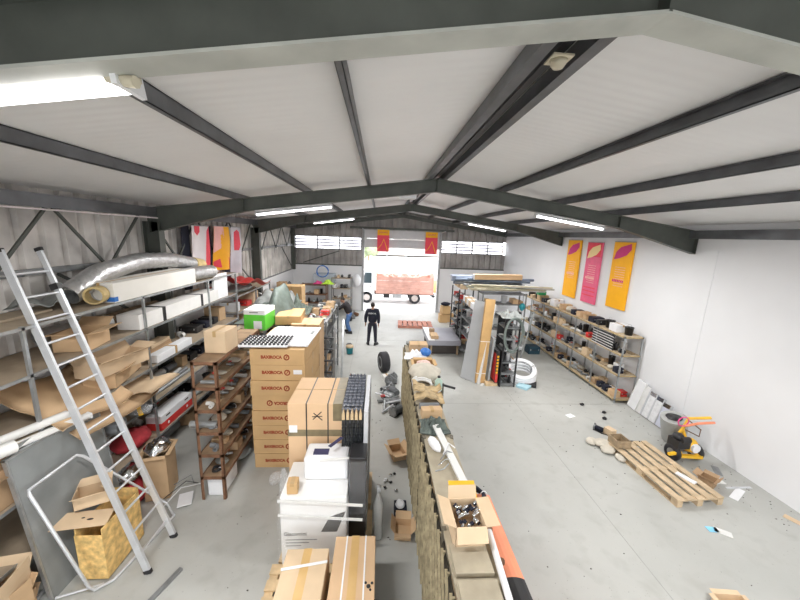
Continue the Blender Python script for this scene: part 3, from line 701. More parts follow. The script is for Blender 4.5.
# detector on the ridge
t = thing('smoke_detector', 'round cream smoke detector on a square plate at the ridge purlins', 'smoke detector', (1.16, 2.4, 5.56))
B(-.07, .07, -.07, .07, -.012, 0).build('base_plate', M('aged_cream_plastic', (.6, .55, .42)), t)
MB().lathe([(0, -.06), (.035, -.058), (.05, -.035), (.055, -.012), (0, -.012)], 20).build('detector_head', M('aged_cream_plastic', (1, 1, 1)), t)
t = thing('motion_sensor', 'small white boxed lamp hanging from the ridge beyond the second rafter', 'lamp', (.6, 7.95, 5.22))
B(-.2, .2, -.06, .06, 0, .1).build('case', WHITEP, t); MB().box(-.16, -.14, -.01, .01, .1, .3).box(.14, .16, -.01, .01, .1, .3).build('bracket', GALV, t); B(-.18, .18, -.05, .05, -.02, 0).build('lens', PVCL, t)

# ================================================================== BANNERS
def leaf(mb, y0, z0, s, th, flip=1, zs=1.):   # pointed leaf emblem in the (y,z) plane
    pts = [(0, 0), (.10, .55), (.35, .9), (.95, 1.15), (1.0, .75), (.75, .35), (.35, .12)]
    mb.prism([(y0 + flip * a * s, z0 + b * s * zs) for a, b in pts], 0, th, ax='x')
MAGENTA = M('magenta_print', (.62, .03, .2), .6, 0, .05); BYEL = M('banner_yellow', (.98, .46, .005), .6, 0, .04); BPINK = M('banner_pink', (.84, .14, .26), .6, 0, .06); BCREAM = M('banner_cream_print', (.95, .72, .35), .6, 0, 0); BRED = M('banner_red', (.85, .06, .1), .6, 0, .05); BPALE = M('banner_pale_print', (.93, .5, .45), .6, 0, .05)
def wall_banner(label, ya, yb, za, zb, face, em, txt):
    t = thing('wall_banner', label, 'banner', (XR - .05, (ya + yb) / 2, za), group='banners on the white wall'); w = yb - ya; h = zb - za
    B(-.02, .03, -w / 2, w / 2, 0, h).build('panel', face, t)
    e = MB(); leaf(e, w * .42, h * .735, .42, .004, -w * .84 / .42); o = e.build('leaf_emblem', em, t); o.location.x = -.024
    l = MB(); rd = random.Random(hash(w) % 7)
    for r in range(9):
        z = h * (.62 - r * .035)
        y = -w * .26
        while y < w * .24:
            q = rd.uniform(.02, .07); l.box(-.023, -.02, y, min(y + q, w * .26), z, z + .018); y += q + .015
    l.build('small_print', BPALE, t)
    m_ = MB()
    for k in range(7): m_.box(-.024, -.02, -w * .25 + k * .068, -w * .25 + k * .068 + .05, h * .40, h * .40 + .075)
    m_.build('headline', txt, t)
    if face is BPINK:
        B(-.023, -.02, -w * .5, w * .5, h * .77, h * .775).build('rule', MAGENTA, t); B(-.023, -.02, -w * .48, w * .48, h * .77, h * .995).build('head_block', BRED, t)
        for z in (.25, .19, .12): B(-.024, -.02, -w * .42, w * .42, h * z, h * z + .035).build('rule', BRED, t)
    MB().tube([(0, -w / 2 - .02, h + .01), (0, w / 2 + .02, h + .01)], .014, 6).build('hanging_rod', GALV, t)
wall_banner('yellow wall banner with magenta leaf emblem, nearest of the two yellow ones', 8.93, 9.72, 2.44, 4.42, BYEL, MAGENTA, MAGENTA)
wall_banner('pink and red wall banner with a cream leaf between the two yellow banners', 10.26, 11.02, 2.34, 4.38, BPINK, BCREAM, BPALE)
wall_banner('yellow wall banner with magenta leaf emblem, farthest along the white wall', 11.42, 12.22, 2.34, 4.44, BYEL, MAGENTA, BPALE)
def hang_banner(label, loc, w, h, rz, face, print_m, kind, group='banners hung along the left wall', bend=.05):
    t = thing('hanging_banner', label, 'banner', loc, rz, group)
    fn = lambda u, v: (-w / 2 + w * u, bend * sin(u * 5 + v * 2) * v, -h * v)
    mb = MB(); N, Mv = 8, 12; vs = []; fs = []
    for s in (0, .006):
        for i in range(N + 1):
            for j in range(Mv + 1): a = fn(i / N, j / Mv); vs.append((a[0], a[1] + s, a[2]))
    W = Mv + 1; n0 = (N + 1) * W
    for i in range(N):
        for j in range(Mv): a = i * W + j; fs.append((a, a + 1, a + W + 1, a + W)); fs.append((n0 + a, n0 + a + W, n0 + a + W + 1, n0 + a + 1))
    mb.add(vs, fs, None, True).build('cloth', face, t)
    def patch(poly, mat, nm):
        # polygon strips following the cloth, given as columns (u, v0, v1)
        q = MB()
        for (u0, a0, b0), (u1, a1, b1) in zip(poly[:-1], poly[1:]):
            K = 6
            for k in range(K):
                c = lambda u, a, b, kk: fn(u, a + (b - a) * kk / K)
                P = [c(u0, a0, b0, k), c(u1, a1, b1, k), c(u1, a1, b1, k + 1), c(u0, a0, b0, k + 1)]
                for off in (-.003, .009): q.add([(x, y + off, z) for x, y, z in P], [(0, 1, 2, 3)])
        q.build(nm, mat, t)
    if kind == 'red': patch([(.55, .95, 1), (.72, .45, 1), (.85, .1, 1), (1, 0, 1)], BRED, 'red_print'); patch([(.15, .0, .12), (.3, 0, .2), (.45, 0, .12)], BRED, 'emblem')
    if kind == 'yel': patch([(.02, .8, .9), (.3, .74, .95), (.7, .72, 1), (1, .62, 1)], BRED, 'red_print'); patch([(0, .0, .6), (.4, 0, .5), (.62, 0, .2)], BPALE, 'pale_print')
    if kind == 'blue': patch([(.3, .1, .5), (.6, .05, .5), (.8, .1, .4)], BRED, 'emblem')
    if kind == 'end':
        patch([(0, 0, .25), (1, 0, .25)], BYEL, 'yellow_band'); patch([(.1, .85, .88), (.35, .65, .7), (.55, .4, .46), (.75, .7, .8), (.9, .95, 1)], BYEL, 'flame_line')
        letters('SOLARIS', .12, MAGENTA, 'lettering', t, (0, -.006, -h * .125), (pi / 2, 0, 0))
    MB().tube([(-w / 2 - .02, 0, .01), (w / 2 + .02, 0, .01)], .012, 6).build('hanging_rod', GALV, t)
    return t
PALEB = M('banner_faded_white', (.80, .74, .76), .6, 0, .1, 2); SILV = M('banner_silver', (.62, .62, .68), .5, 0, .15, 2)
hang_banner('faded white and red banner, nearest of the three hung on the left wall', (-4.66, 8.9, 4.4), .72, 1.2, pi / 2 - .06, PALEB, BRED, 'red')
hang_banner('orange yellow banner twisting on the left wall, middle of the three', (-4.66, 10.05, 4.42), .8, 1.25, pi / 2 - .06, BYEL, BRED, 'yel', bend=.12)
hang_banner('slanting silver grey banner, farthest of the three on the left wall', (-4.66, 11.0, 4.42), .6, 1.45, pi / 2 - .06, SILV, BRED, 'blue', bend=.1)
hang_banner('small red and yellow banner above the left of the doorway', (.13, 18.45, 4.65), .66, 1.2, 0, BRED, BYEL, 'end', 'banners over the doorway', .01)
hang_banner('small red and yellow banner above the right of the doorway', (2.83, 18.45, 4.62), .68, 1.22, 0, BRED, BYEL, 'end', 'banners over the doorway', .01)
for k, y in enumerate((8.45, 9.5, 10.62)):   # dark flags behind the banners
    hang_banner(['dark navy cloth hanging beside the faded red banner', 'dark cloth hanging between the red and the orange banner', 'dark blue cloth hanging beside the silver grey banner'][k], (-4.79, y, 4.42), .34, 1.6, pi / 2, NAVY, NAVY, '', 'dark cloths on the left wall', .03)

# ================================================================== LEFT STORAGE RACK
LX0, LX1 = -4.80, -3.95
LR = rack('storage_rack', 'long grey storage rack with dusty board shelves along the corrugated wall', LX0, LX1, (2.0, 3.72, 5.6, 7.7, 9.2), (.6, 1.27, 1.92, 2.63, 3.19), 3.2, GALV, BOARD, edge=GALV, cat='storage rack', post=.034)
for y in (10.3, 11.6): pass
def L(z): return z + .004
# top level
def duct(name, label, pts, r, group=None, cat='ventilation duct', end=True):
    t = thing(name, label, cat, pts[0], group=group); P = [Vector(q) - Vector(pts[0]) for q in pts]; out = []
    for a, b in zip(P[:-1], P[1:]):
        for k in range(10): out.append(a.lerp(b, k / 10))
    out.append(P[-1]); rs = [r * (1 + (.03 if i % 2 else -.03)) for i in range(len(out))]
    MB().tube(out, rs, 18, hollow=.05).build('foil_sleeve', FOIL, t)
    if end: MB().tube([out[-3] , out[-1] + (out[-1] - out[-2]).normalized() * .12], r * 1.07, 16, hollow=.2).build('cardboard_end', BAG if False else M('yellowed_wrap', (.55, .42, .2), .8, 0, .2, 8, bump=.4), t)
    return t
duct('flexible_duct', 'thick silver foil duct arching over the long box on the rack top', [(-4.35, 4.75, 3.36), (-4.35, 5.3, 3.6), (-4.4, 6.2, 3.72), (-4.4, 7.1, 3.68), (-4.3, 7.95, 3.5)], .15)
duct('flexible_duct', 'silver foil duct lying at the far end of the rack top', [(-4.15, 7.0, 3.35), (-4.1, 7.6, 3.36), (-4.08, 8.15, 3.34)], .15, end=False)
duct('flexible_duct', 'short foil duct end with yellowed mouth beside the long white box', [(-4.5, 5.6, 3.34), (-4.2, 5.2, 3.34), (-4.12, 4.95, 3.34)], .12)
t = carton(.42, 2.2, .3, M('long_white_carton', (.72, .70, .65), .8, 0, .06, 2), True, 'long pale carton lying on top of the left rack', 'box', (-4.18, 6.15, L(3.19)), .0, name='long_carton')
B(.1, .212, -1.105, -1.03, .02, .09).build('blue_sticker', BLUE, t)
tag(MB().sheet(lambda u, v: (-4.75 + .5 * u, 4.3 + .8 * v + .05 * sin(5 * u), 3.24 + .25 * u * v + .12 * sin(6 * v + 2 * u) ** 2), 10, 14, .01).build('film_bundle', TARPG), 'grey crumpled sheeting bunched at the back of the rack top', 'sheeting')
planks(2.2, .3, .03, BOARD, 'flat dusty plank on the rack top by the ladder', (-4.45, 3.4, L(3.19)), .04)
t = planks(.62, .05, .62, WHITEP, 'upright white panel standing at the far end of the left rack', (-4.02, 8.4, L(2.63)), -.05, name='white_board', cat='panel')
# grey horizontal pipe on wall
tag(MB().tube([(-4.74, 1.5, 3.66), (-4.74, 4.6, 3.66)], .035, 10).build('wall_pipe', GALVD), 'long grey pipe fixed along the corrugated wall behind the ladder', 'pipe')
# second level
t = carton(.36, 2.7, .26, M('white_long_box', (.74, .73, .71), .7, 0, .04), False, 'very long white box with dark straps on the second rack level', 'box', (-4.16, 6.85, L(2.63) + .0), 0, name='long_carton')
for y in (-.75, .55): B(-.183, .183, y, y + .09, .0, .263).build('strap', BLACK, t)
t = open_carton(.4, .5, .24, CARD, 'torn open cardboard box end on the second rack level behind the ladder', (-4.2, 4.7, L(2.63)), .2, fl=(.3, .2, .6, -.2))
rl = thing('rolled_mats', 'dark rolled mat beside the white box under the rack top', 'roll', (-4.55, 6.2, L(2.63)))
MB().tube([(0, -.6, .12), (0, .6, .12)], .12, 14, hollow=.4).build('roll', M('mottled_roll', (.3, .22, .15), .7, 0, .4, 12), rl)
duct('foil_roll', 'crumpled silver foil duct behind the torn cardboard on the second level', [(-4.6, 4.5, 2.82), (-4.5, 5.0, 2.8), (-4.42, 5.45, 2.79)], .11, end=False)
for k, (y, x, w_, h_, q) in enumerate(((5.15, -4.2, .4, .22, .25), (4.95, -4.02, .34, .2, -.2))):
    open_carton(w_, .85, h_, CARD2 if k else CARD, ['long broken carton with ragged flaps on the third rack level', 'smaller crushed carton hanging over the third shelf edge'][k], (x, y, L(1.92) + .25 * k + .02), q, fl=(1.9, .5, .4, .9))
carton(.3, 1.3, .18, BOXC, True, 'flat long brown carton under the broken cartons on the third rack level', 'box', (-4.55, 5.0, L(1.92)), .05, name='flat_carton')
pk = thing('styrofoam_block', 'long white foam block on the third rack level', 'foam block', (-4.05, 6.35, L(1.92))); B(-.09, .09, -.55, .55, 0, .15).build('block', WHITEP, pk, bevel=.01); MB().box(-.095, .095, -.03, .03, 0, .152).build('tape', TAPE, pk)
for k in range(3): carton(.22, .9 - .12 * k, .06, [CARD, CARD3, CARD2][k], False, ['flat brown carton on the third shelf, lowest of its pile', 'flat dark carton, middle of the pile on the third shelf', 'flat tan carton, topmost of the pile on the third shelf'][k], 'box', (-4.45, 6.4 + .05 * k, L(1.92) + .062 * k), .05 * k, name='flat_carton', group='flat cartons on the third rack level')
clutter(-4.7, -4.2, 7.2, 9.1, 1.92, .4, 5, 21, 'the far part of the third rack level', 'goods on the third level of the left rack')
clutter(-4.72, -4.4, 8.3, 9.1, 2.63, .4, 2, 22, 'the far end of the second rack level', 'goods on the second level of the left rack')
# fourth level: bulging cardboard sheet, pipes
cs = MB().sheet(lambda u, v: (-4.62 + .9 * u, 3.9 + 1.5 * v + .12 * sin(3 * u), 1.66 + .22 * (1 - u) + .06 * sin(4 * v + 2 * u) - .03 * u), 12, 16, .012)
tag(cs.build('cardboard_sheet', CARD), 'big curled brown cardboard sheet behind the ladder on the fourth rack level', 'cardboard sheet')
cs = MB().sheet(lambda u, v: (-4.5 + .85 * u, 4.95 + .75 * v + .18 * u, 1.74 - .06 * u + .1 * sin(3 * v) * (1 - u) + .04 * sin(9 * u)), 10, 10, .01)
tag(cs.build('cardboard_sheet', CARD2), 'paler torn cardboard flap spread over the bigger sheet', 'cardboard sheet')
for k in range(3): pipe(1.6 - .3 * k, .035, [GALV, PVC, PVCL][k], ['thin steel pipe along the fourth rack level front', 'thin grey pipe along the fourth rack level', 'thin pale pipe along the fourth rack level'][k], (-4.1 - .09 * k, 6.3 + .1 * k, L(1.27)), .05 * k, 'thin pipes on the fourth rack level')
motor(.15, BLACK, 'black pump motor lying on the fourth rack level near the post', (-4.2, 5.55, L(1.27)), .5)
coil(.1, .022, 3, PVCL, 'pale hose coil on the edge of the fourth rack level', (-4.1, 7.35, L(1.27)))
bk = bottle(.075, .34, FILM, 'clear plastic bottle lying at the shelf edge with a yellow label', (-3.99, 5.1, 1.36)); bk.rotation_euler = (0, 1.4, .4); B(-.078, .078, -.05, .05, .1, .16).build('label_wrap', YELLOW, bk)
clutter(-4.72, -4.35, 5.9, 9.1, 1.27, .4, 8, 23, 'the back of the fourth rack level', 'goods on the fourth level of the left rack')
clutter(-4.3, -4.0, 7.7, 9.1, 1.27, .35, 4, 24, 'the front of the fourth rack level', 'goods on the fourth level of the left rack')
# left near end pipes (white profiles)
for k, (x, y, z, L_) in enumerate(((-3.92, 3.72, 1.84, .9), (-4.08, 3.8, 1.84, .8), (-4.0, 3.65, 1.95, .7))):
    t = thing('window_profile', ['white plastic profile, front one of the bundle by the near post', 'white plastic profile, rear one of the bundle by the near post', 'white plastic profile laid across the other two by the near post'][k], 'profile', (x, y, z), -.35, 'white profiles by the near post')
    MB().tube([(0, -L_ / 2, .045), (0, L_ / 2, .045)], .05, 4 if k < 2 else 10, hollow=.2).build('profile', PVCL, t); MB().box(-.04, .04, L_ / 2 - .01, L_ / 2 + .012, .01, .08).build('end_plug', WHITEP, t)
carton(.6, 1.0, .56, CARD3, False, 'dusty board box carrying the white profiles on the fourth level', 'box', (-4.3, 3.65, L(1.27)), 0, name='flat_carton')
pipe(.35, .07, PVCL, 'fat pale tube end at the left frame edge above the grey sheet', (-3.95, 3.22, 1.9), -.4)
cs = MB().sheet(lambda u, v: (-4.65 + .86 * u, 3.8 + 1.12 * v + .1 * u * sin(3 * v), 2.28 - .34 * u - .1 * u * u + .07 * sin(5 * v + 1) + .02 * sin(11 * u)), 14, 16, .012)
tag(cs.build('cardboard_sheet', CARD), 'bulging brown cardboard sheet overhanging the third rack level behind the ladder', 'cardboard sheet')
cs = MB().sheet(lambda u, v: (-4.6 + .7 * u, 2.5 + 1.0 * v, 2.0 - .28 * u + .05 * sin(6 * v)), 8, 10, .01)
tag(cs.build('cardboard_sheet', CARD3), 'dark folded cardboard at the left frame edge on the third level', 'cardboard sheet')
# fifth level: fat pipe ends, red white box
for k, (y, x, r) in enumerate(((4.62, -4.1, .13), (5.2, -4.1, .125), (5.0, -4.5, .11))):
    t = pipe(.6, r, PVC, ['wide grey pipe socket facing out below the cardboard, nearest one', 'wide grey pipe socket beside the post, second one', 'grey pipe socket lying behind the two wide ones'][k], (x, y, L(1.27) if k < 2 else L(1.27)), pi / 2 + .15, 'wide pipe sockets', hollow=.22)
t = thing('storage_box', 'white and red plastic storage crate on the fifth rack level', 'storage crate', (-4.12, 6.25, L(.6)))
B(-.14, .14, -.5, .5, 0, .14).build('lower_tray', RED, t, bevel=.01); B(-.14, .14, -.5, .5, .142, .29).build('upper_tray', WHITEP, t, bevel=.01)
for y in (-.3, .3): B(.138, .144, y - .06, y + .06, .22, .245).build('grip_slot', BLACK, t); MB().ball((.142, y, .07), (.006, .03, .03), 10, 6).build('round_badge', WHITEP, t)
bag(.5, .7, .28, M('dark_red_cloth', (.4, .03, .04), .8, 0, .2, 9, bump=.4), 'dark red bundle on the fifth rack level beside the storage crate', (-4.2, 5.3, L(.6)), 0, seed=5, cat='cloth bundle')
clutter(-4.72, -4.35, 4.2, 9.1, .6, .4, 10, 25, 'the back of the fifth rack level', 'goods on the fifth level of the left rack')
clutter(-4.3, -4.0, 6.95, 9.1, .6, .35, 4, 26, 'the front of the fifth rack level', 'goods on the fifth level of the left rack')
clutter(-4.72, -4.1, 4.9, 9.1, 0, .4, 7, 27, 'the floor under the left rack', 'goods under the left rack')

# bays beyond the rack (dark second rack)
rack('storage_rack', 'farther grey rack against the left wall past the banners', -4.8, -4.1, (9.5, 11.0, 12.4), (.5, 1.2, 1.95, 2.45), 2.5, GALV, BOARD, edge=GALV)
clutter(-4.72, -4.15, 9.6, 12.3, 1.95, .4, 6, 31, 'the upper shelf of the farther left rack', 'goods on the farther left rack')
clutter(-4.72, -4.15, 9.6, 12.3, 1.2, .5, 6, 32, 'the middle shelf of the farther left rack', 'goods on the farther left rack')
tag(MB().sheet(lambda u, v: (-4.7 + .95 * u, 9.3 + 2.1 * v, 3.0 - .3 * v - .08 * u + .07 * sin(9 * v + 4 * u) + .05 * sin(14 * u)), 10, 18, .012).build('red_tarpaulin', RED), 'crumpled bright red plastic sheeting over the farther left rack', 'tarpaulin')
bag(.6, 1.5, .22, TARPG, 'long grey bundle under the red sheeting', (-4.4, 10.4, 2.46), seed=9)

# ================================================================== GREY SHEET, LADDER, TUBE FRAME, OSB BOX
t = thing('metal_sheet', 'large scuffed grey panel leaning on the left rack', 'panel', (-3.72, 3.86, 0), rot=(0, -.1, 0))
B(-.03, .0, -.57, .57, 0, 1.86).build('board', GREYS, t)
MB().box(-.036, .006, -.58, -.56, 0, 1.87).box(-.036, .006, .56, .58, 0, 1.87).box(-.036, .006, -.58, .58, 1.85, 1.875).build('edge_trim', GALV, t)
def ladder():
    A0, A1 = Vector((-2.85, 3.59, 0)), Vector((-2.84, 4.10, 0)); B0, B1 = Vector((-4.27, 3.95, 4.02)), Vector((-4.27, 4.38, 4.02))
    t = thing('extension_ladder', 'tall aluminium extension ladder leaning on the left rack', 'ladder', A0); o = A0
    upv = Vector((1, 0, .4)).normalized()
    for k, (a, b) in enumerate(((A0, B0), (A1, B1))):
        d = b - a; r = MB().bar(a - o, b - o, *((.03, .085) if k == 0 else (.028, .06)), up=upv).build('fly_rail', ALU, t)
        MB().bar(b - d * .006 - o, b + d * .004 - o, .036, .082, up=upv).build('end_cap', BLACK, r)
        if k == 0:
            MB().bar(a - o, a + d * .012 - o, .04, .09, up=upv).build('rubber_foot', RUBBER, r)
            continue
        s = 1; off = Vector((-.01, .012, -.0))
        r2 = MB().bar(a - o, a + d * .89 + off - o, .03, .08, up=upv).build('base_rail', ALU, t)
        MB().bar(a - o, a + d * .012 - o, .04, .09, up=upv).build('rubber_foot', RUBBER, r2)
        MB().bar(a + d * .875 - o + off * .6, a + d * .893 - o + off * .6, .075, .1, up=upv).build('bracket', BLACK, t)
    for k in range(1, 15):
        f = k / 15.; a, b = A0.lerp(B0, f), A1.lerp(B1, f)
        MB().tube([a - o, b - o], .015, 8).build('rung', ALU, t)
    return t
ladder()
t = thing('tubular_frame', 'bent pale metal tube frame standing in front of the grey panel', 'tube frame', (-3.4, 3.4, 0)); o = Vector((-3.4, 3.4, 0))
def TP(pts, nm='tube', r=.018): MB().tube([Vector(p) - o for p in pts], r, 8).build(nm, ALU, t)
TP([(-3.74, 3.86, 1.50), (-3.70, 3.26, 1.52), (-3.68, 3.24, 1.48), (-3.37, 3.36, .1), (-3.33, 3.38, .03), (-3.2, 3.5, .025), (-3.05, 4.45, .025)], 'front_tube')
TP([(-3.74, 3.86, 1.50), (-3.70, 3.9, 1.46), (-3.28, 4.65, .06), (-3.05, 4.45, .025)], 'rear_tube')
TP([(-3.9, 3.2, .03), (-3.92, 3.7, .03), (-3.7, 4.1, .03), (-3.5, 4.3, .03)], 'floor_tube')
TP([(-3.7, 3.3, .03), (-3.28, 3.45, .03)], 'crossbar', .014)
t = thing('chipboard_box', 'tall open yellow chipboard box on the floor in front of the grey panel', 'box', (-3.43, 3.82, .0), .0)
m_ = MB().box(-.16, .16, -.31, -.295, .03, .66).box(-.16, .16, .295, .31, .03, .8).box(-.16, -.145, -.295, .295, .03, .74).box(.145, .16, -.2955, .2955, .03, .74).box(-.145, .145, -.295, .295, .03, .05)
m_.build('sides', OSB, t)
t = thing('cardboard_flap', 'loose pale cardboard piece with dark smudges lying across the chipboard box', 'cardboard piece', (-3.56, 3.64, .77), rot=(.1, .12, .28))
B(-.36, .26, -.12, .12, 0, .008).build('sheet', CARD2, t); MB().ball((.06, -.01, .008), (.035, .015, .002), 8, 4).ball((-.02, .02, .008), (.02, .01, .002), 8, 4).build('smudge', BLACK, t)
open_carton(.34, .24, .16, CARD2, 'crumpled cardboard box resting on the chipboard box against the grey panel', (-3.6, 3.85, .86), .5, fl=(.6, 2.2, .5, 2.))
# tall narrow carton with foil
t = open_carton(.34, .42, .78, CARD, 'tall narrow carton stuffed with foil beside the rack', (-3.55, 4.98, 0), .25, fl=(-.3, .2, -.2, .1), flen=.06)
tag(MB().ball((-3.55, 4.98, .8), (.17, .2, .14), 16, 10, .16, 5).build('foil_bundle', CHROME), 'shiny crumpled foil bundle in the tall carton', 'foil')
tag(MB().ball((-3.85, 4.75, .52), (.14, .2, .12), 14, 8, .2, 8).build('foil_scrap', CHROME), 'shiny foil scrap behind the ladder foot', 'foil')
tag(MB().ball((-3.8, 4.72, .2), (.16, .3, .2), 14, 8, .1, 8).build('red_bundle', M('dark_red_cloth', (1, 1, 1))), 'red bundle on the floor behind the ladder foot', 'cloth bundle')
for k, (z, q) in enumerate(((0, .1), (.2, -.15), (.4, .2))):
    open_carton(.46, .4, .17, [CARD3, CARD, CARD2][k], ['lowest carton of the pile at the lower left corner', 'middle carton of the pile at the lower left corner', 'topmost carton of the pile at the lower left corner'][k], (-4.02, 3.0, z + .002), q, 'cartons at the lower left corner', fl=(1.2, 1.5, 1., 1.3), flen=.13)
t = planks(.9, .05, .04, GALVD, 'thin steel bar lying on the floor near the ladder feet', (-2.62, 3.2, 0), -.35, name='steel_bar', cat='bar')
carton(.3, .2, .1, CARD, False, 'flattened carton scrap on the floor at the bottom left', 'box', (-2.8, 2.95, 0), .4, name='carton_scrap')
t = planks(.3, .2, .012, WHITEP, 'white card scrap near the ladder foot', (-3.05, 4.75, 0.03), .4, name='card_scrap', cat='scrap')
for k in range(3): tag(MB().tube([(-3.3 - .1 * k, 4.5 + .2 * k, .05), (-3.2, 4.9 + .15 * k, .12), (-2.95 - .08 * k, 5.1, .04)], .007, 5).build('cable', [WHITEP, BLACK, PVC][k]), ['thin white cable looping behind the ladder foot', 'thin black cable looping behind the ladder foot', 'thin grey cable looping behind the ladder foot'][k], 'cable')
# ================================================================== BROWN ANGLE RACK + NEIGHBOURS
BR = rack('angle_iron_rack', 'narrow brown angle iron rack with five wooden shelves beside the carton stack', -2.80, -2.42, (4.77, 6.55), (.42, .82, 1.21, 1.59, 1.97, 2.38), 2.39, RUST, M('brown_shelf_board', (.30, .20, .12), .8, 0, .25, 6), edge=RUST, angle=True)
MB().box(0, .36, .0, 1.75, .008, .02)
for k, (z, n, sd) in enumerate(((.42, 5, 41), (.82, 5, 42), (1.21, 5, 43), (1.59, 6, 44), (1.97, 6, 45))):
    clutter(-2.76, -2.47, 4.82, 6.5, z, .17, n + 3, sd, 'the %s shelf of the brown rack' % ['lowest', 'second', 'third', 'fourth', 'fifth'][k], 'goods on the brown rack', kinds=[0, 5, 6, 7, 8, 9, 10, 11, 14, 18, 19, 20, 21])
t = open_carton(.26, .5, .34, WHITEP, 'white box standing on the floor under the brown rack', (-2.62, 5.12, 0), 0, fl=(-.1, 0, 0, -.1), flen=.03)
bag(.3, .5, .2, TARPG, 'grey sack on the floor under the brown rack', (-2.6, 5.9, 0), seed=4)
pipe(.42, .055, GALV, 'shiny steel tube sticking out of the brown rack to the left', (-2.75, 4.92, L(1.21) + .0), pi / 2)
carton(.34, .4, .36, CARD2, True, 'plain tan carton standing on top of the brown rack', 'box', (-2.6, 5.35, L(2.38)), -.06, name='carton')
# boxes beyond on top (continuing row of wooden tops)
rack('storage_rack', 'middle rack row behind the brown rack carrying the green carton and sheeting', -3.05, -2.35, (6.7, 8.2, 9.8), (.5, 1.1, 1.7, 2.3), 2.31, GALVD, BOARD)
clutter(-3.0, -2.4, 6.8, 9.7, 1.7, .5, 6, 51, 'the upper shelf of the middle rack row', 'goods on the middle rack row')
clutter(-3.0, -2.4, 6.8, 9.7, 1.1, .5, 6, 52, 'the middle shelf of the middle rack row', 'goods on the middle rack row')
clutter(-3.0, -2.4, 6.8, 9.7, .5, .5, 6, 53, 'the lowest shelf of the middle rack row', 'goods on the middle rack row')
t = thing('green_carton', 'bright green carton with white top and label on the middle rack row', 'box', (-2.56, 7.0, L(2.3)), -.05)
B(-.22, .22, -.28, .28, 0, .33).build('green_body', GREEN, t, bevel=.006); B(-.222, .222, -.282, .282, .33, .43).build('white_top', WHITEP, t, bevel=.006)
B(-.02, .15, -.284, -.279, .03, .2).build('paper_label', PAPER, t); B(-.1, .08, -.285, -.28, .37, .39).build('grip_slot', GREYS, t)
def heap(label, cx, cy, z, rx, ry, h, mat, seed, name='tarpaulin', cat='sheeting', fold=.12):
    rd = random.Random(seed); ph = [rd.uniform(0, 6) for _ in range(6)]
    bl = [(rd.uniform(-.6, .6), rd.uniform(-.6, .6), rd.uniform(.2, .5), rd.uniform(.4, 1)) for _ in range(7)]
    def f(u, v):
        x, y = 2 * u - 1, 2 * v - 1; r = min(1, sqrt(x * x + y * y) * .92); q = 1 - r ** 3
        zz = sum(c * math.exp(-((x - a) ** 2 + (y - b_) ** 2) / (w0 * w0)) for a, b_, w0, c in bl) * .45
        zz = h * q * min(1.1, zz) + fold * .22 * q ** .5 * sin(9 * x + ph[2] + 4 * y + 2 * sin(3 * y)) + fold * .15 * q ** .5 * sin(13 * y + ph[3] - 5 * x)
        return (cx + rx * x * (1 + .1 * sin(5 * v + ph[4])), cy + ry * y * (1 + .1 * sin(6 * u + ph[5])), z + max(.012, zz + .02))
    return tag(MB().sheet(f, 26, 26, .01).build(name, mat), label, cat)
heap('grey green tarpaulin heaped on the middle rack row behind the green carton', -2.6, 8.0, 2.31, .62, .85, .8, GREENT, 3, fold=.35)
heap('pale grey plastic sheeting heaped behind the green tarpaulin', -2.9, 9.2, 2.31, .55, .75, .9, TARPG, 5, fold=.3)
heap('dark green net bundle at the right of the green tarpaulin', -2.15, 8.6, 2.31, .35, .5, .35, M('dark_net', (.10, .12, .10), .9, 0, .4, 20, bump=.6), 8, 'net_bundle', 'net', fold=.25)
carton(.55, .8, .2, BOXC, True, 'flat brown carton under the edge of the green tarpaulin', 'box', (-2.05, 7.55, 2.31), .1, name='carton')
# brown carton stack
t0 = None; hz = 2.33 / 8
names = ['bottom', 'second', 'third', 'fourth', 'fifth', 'sixth', 'seventh', 'topmost']
INK = M('red_brown_ink', (.30, .04, .01), .7, 0, 0)
for k in range(8):
    lab = '%s of the eight brown cartons in the tall printed stack' % (names[k] + (' carton' if k < 0 else ''))
    if t0 is None:
        t = thing('printed_carton', lab, 'box', (-1.76, 6.22, 0.002), 0, 'stack of printed cartons'); t0 = t
        w_, d_ = .94, 1.4
        B(-w_ / 2, w_ / 2, -d_ / 2, d_ / 2, 0, hz - .004).build('body', BOXC, t, bevel=.006)
        letters('BAXIROCA', .078, INK, 'lettering', t, (-.1, -d_ / 2 - .002, hz * .5), (pi / 2, 0, 0), sx=.92, bold=.004)
        MB().tube([(.16 + .042 * cos(a), -d_ / 2 - .001, hz * .5 + .045 * sin(a)) for a in [2 * pi * j / 18 for j in range(18)]], .011, 5, closed=True).prism([(.14, hz * .5 - .02), (.155, hz * .5 - .025), (.18, hz * .5 + .02), (.165, hz * .5 + .027)], -d_ / 2 - .003, -d_ / 2).build('round_emblem', INK, t)
        MB().box(-w_ / 2 - .001, w_ / 2 + .001, -.03, .03, hz - .005, hz - .003).box(w_ / 2 - .001, w_ / 2 + .0015, -.03, .03, hz * .5, hz - .004).build('tape', TAPE, t)
    else:
        t = copy_tree(t0); t['label'] = lab; t.location = (-1.76 + random.uniform(-.012, .012), 6.22 + random.uniform(-.012, .012), k * hz + .002)
        if k == 4:
            t.rotation_euler = (0, pi, 0); t.location.z += hz - .004
    if k == 6: B(.27, .42, -.706, -.7, .12, .2).build('white_label', PAPER, t)
t = thing('foam_sheet', 'big white foam sheet lying on the carton stack', 'foam sheet', (-1.66, 6.2, 2.345), -.03); B(-.5, .42, -.55, .6, 0, .03).build('sheet', WHITEP, t); B(.3, .36, .1, .35, .03, .034).build('dark_edge_mark', GREYS, t)
t = thing('perforated_tray', 'black knobbly floor heating panel on the white foam sheet', 'panel', (-1.9, 5.75, 2.38), .03)
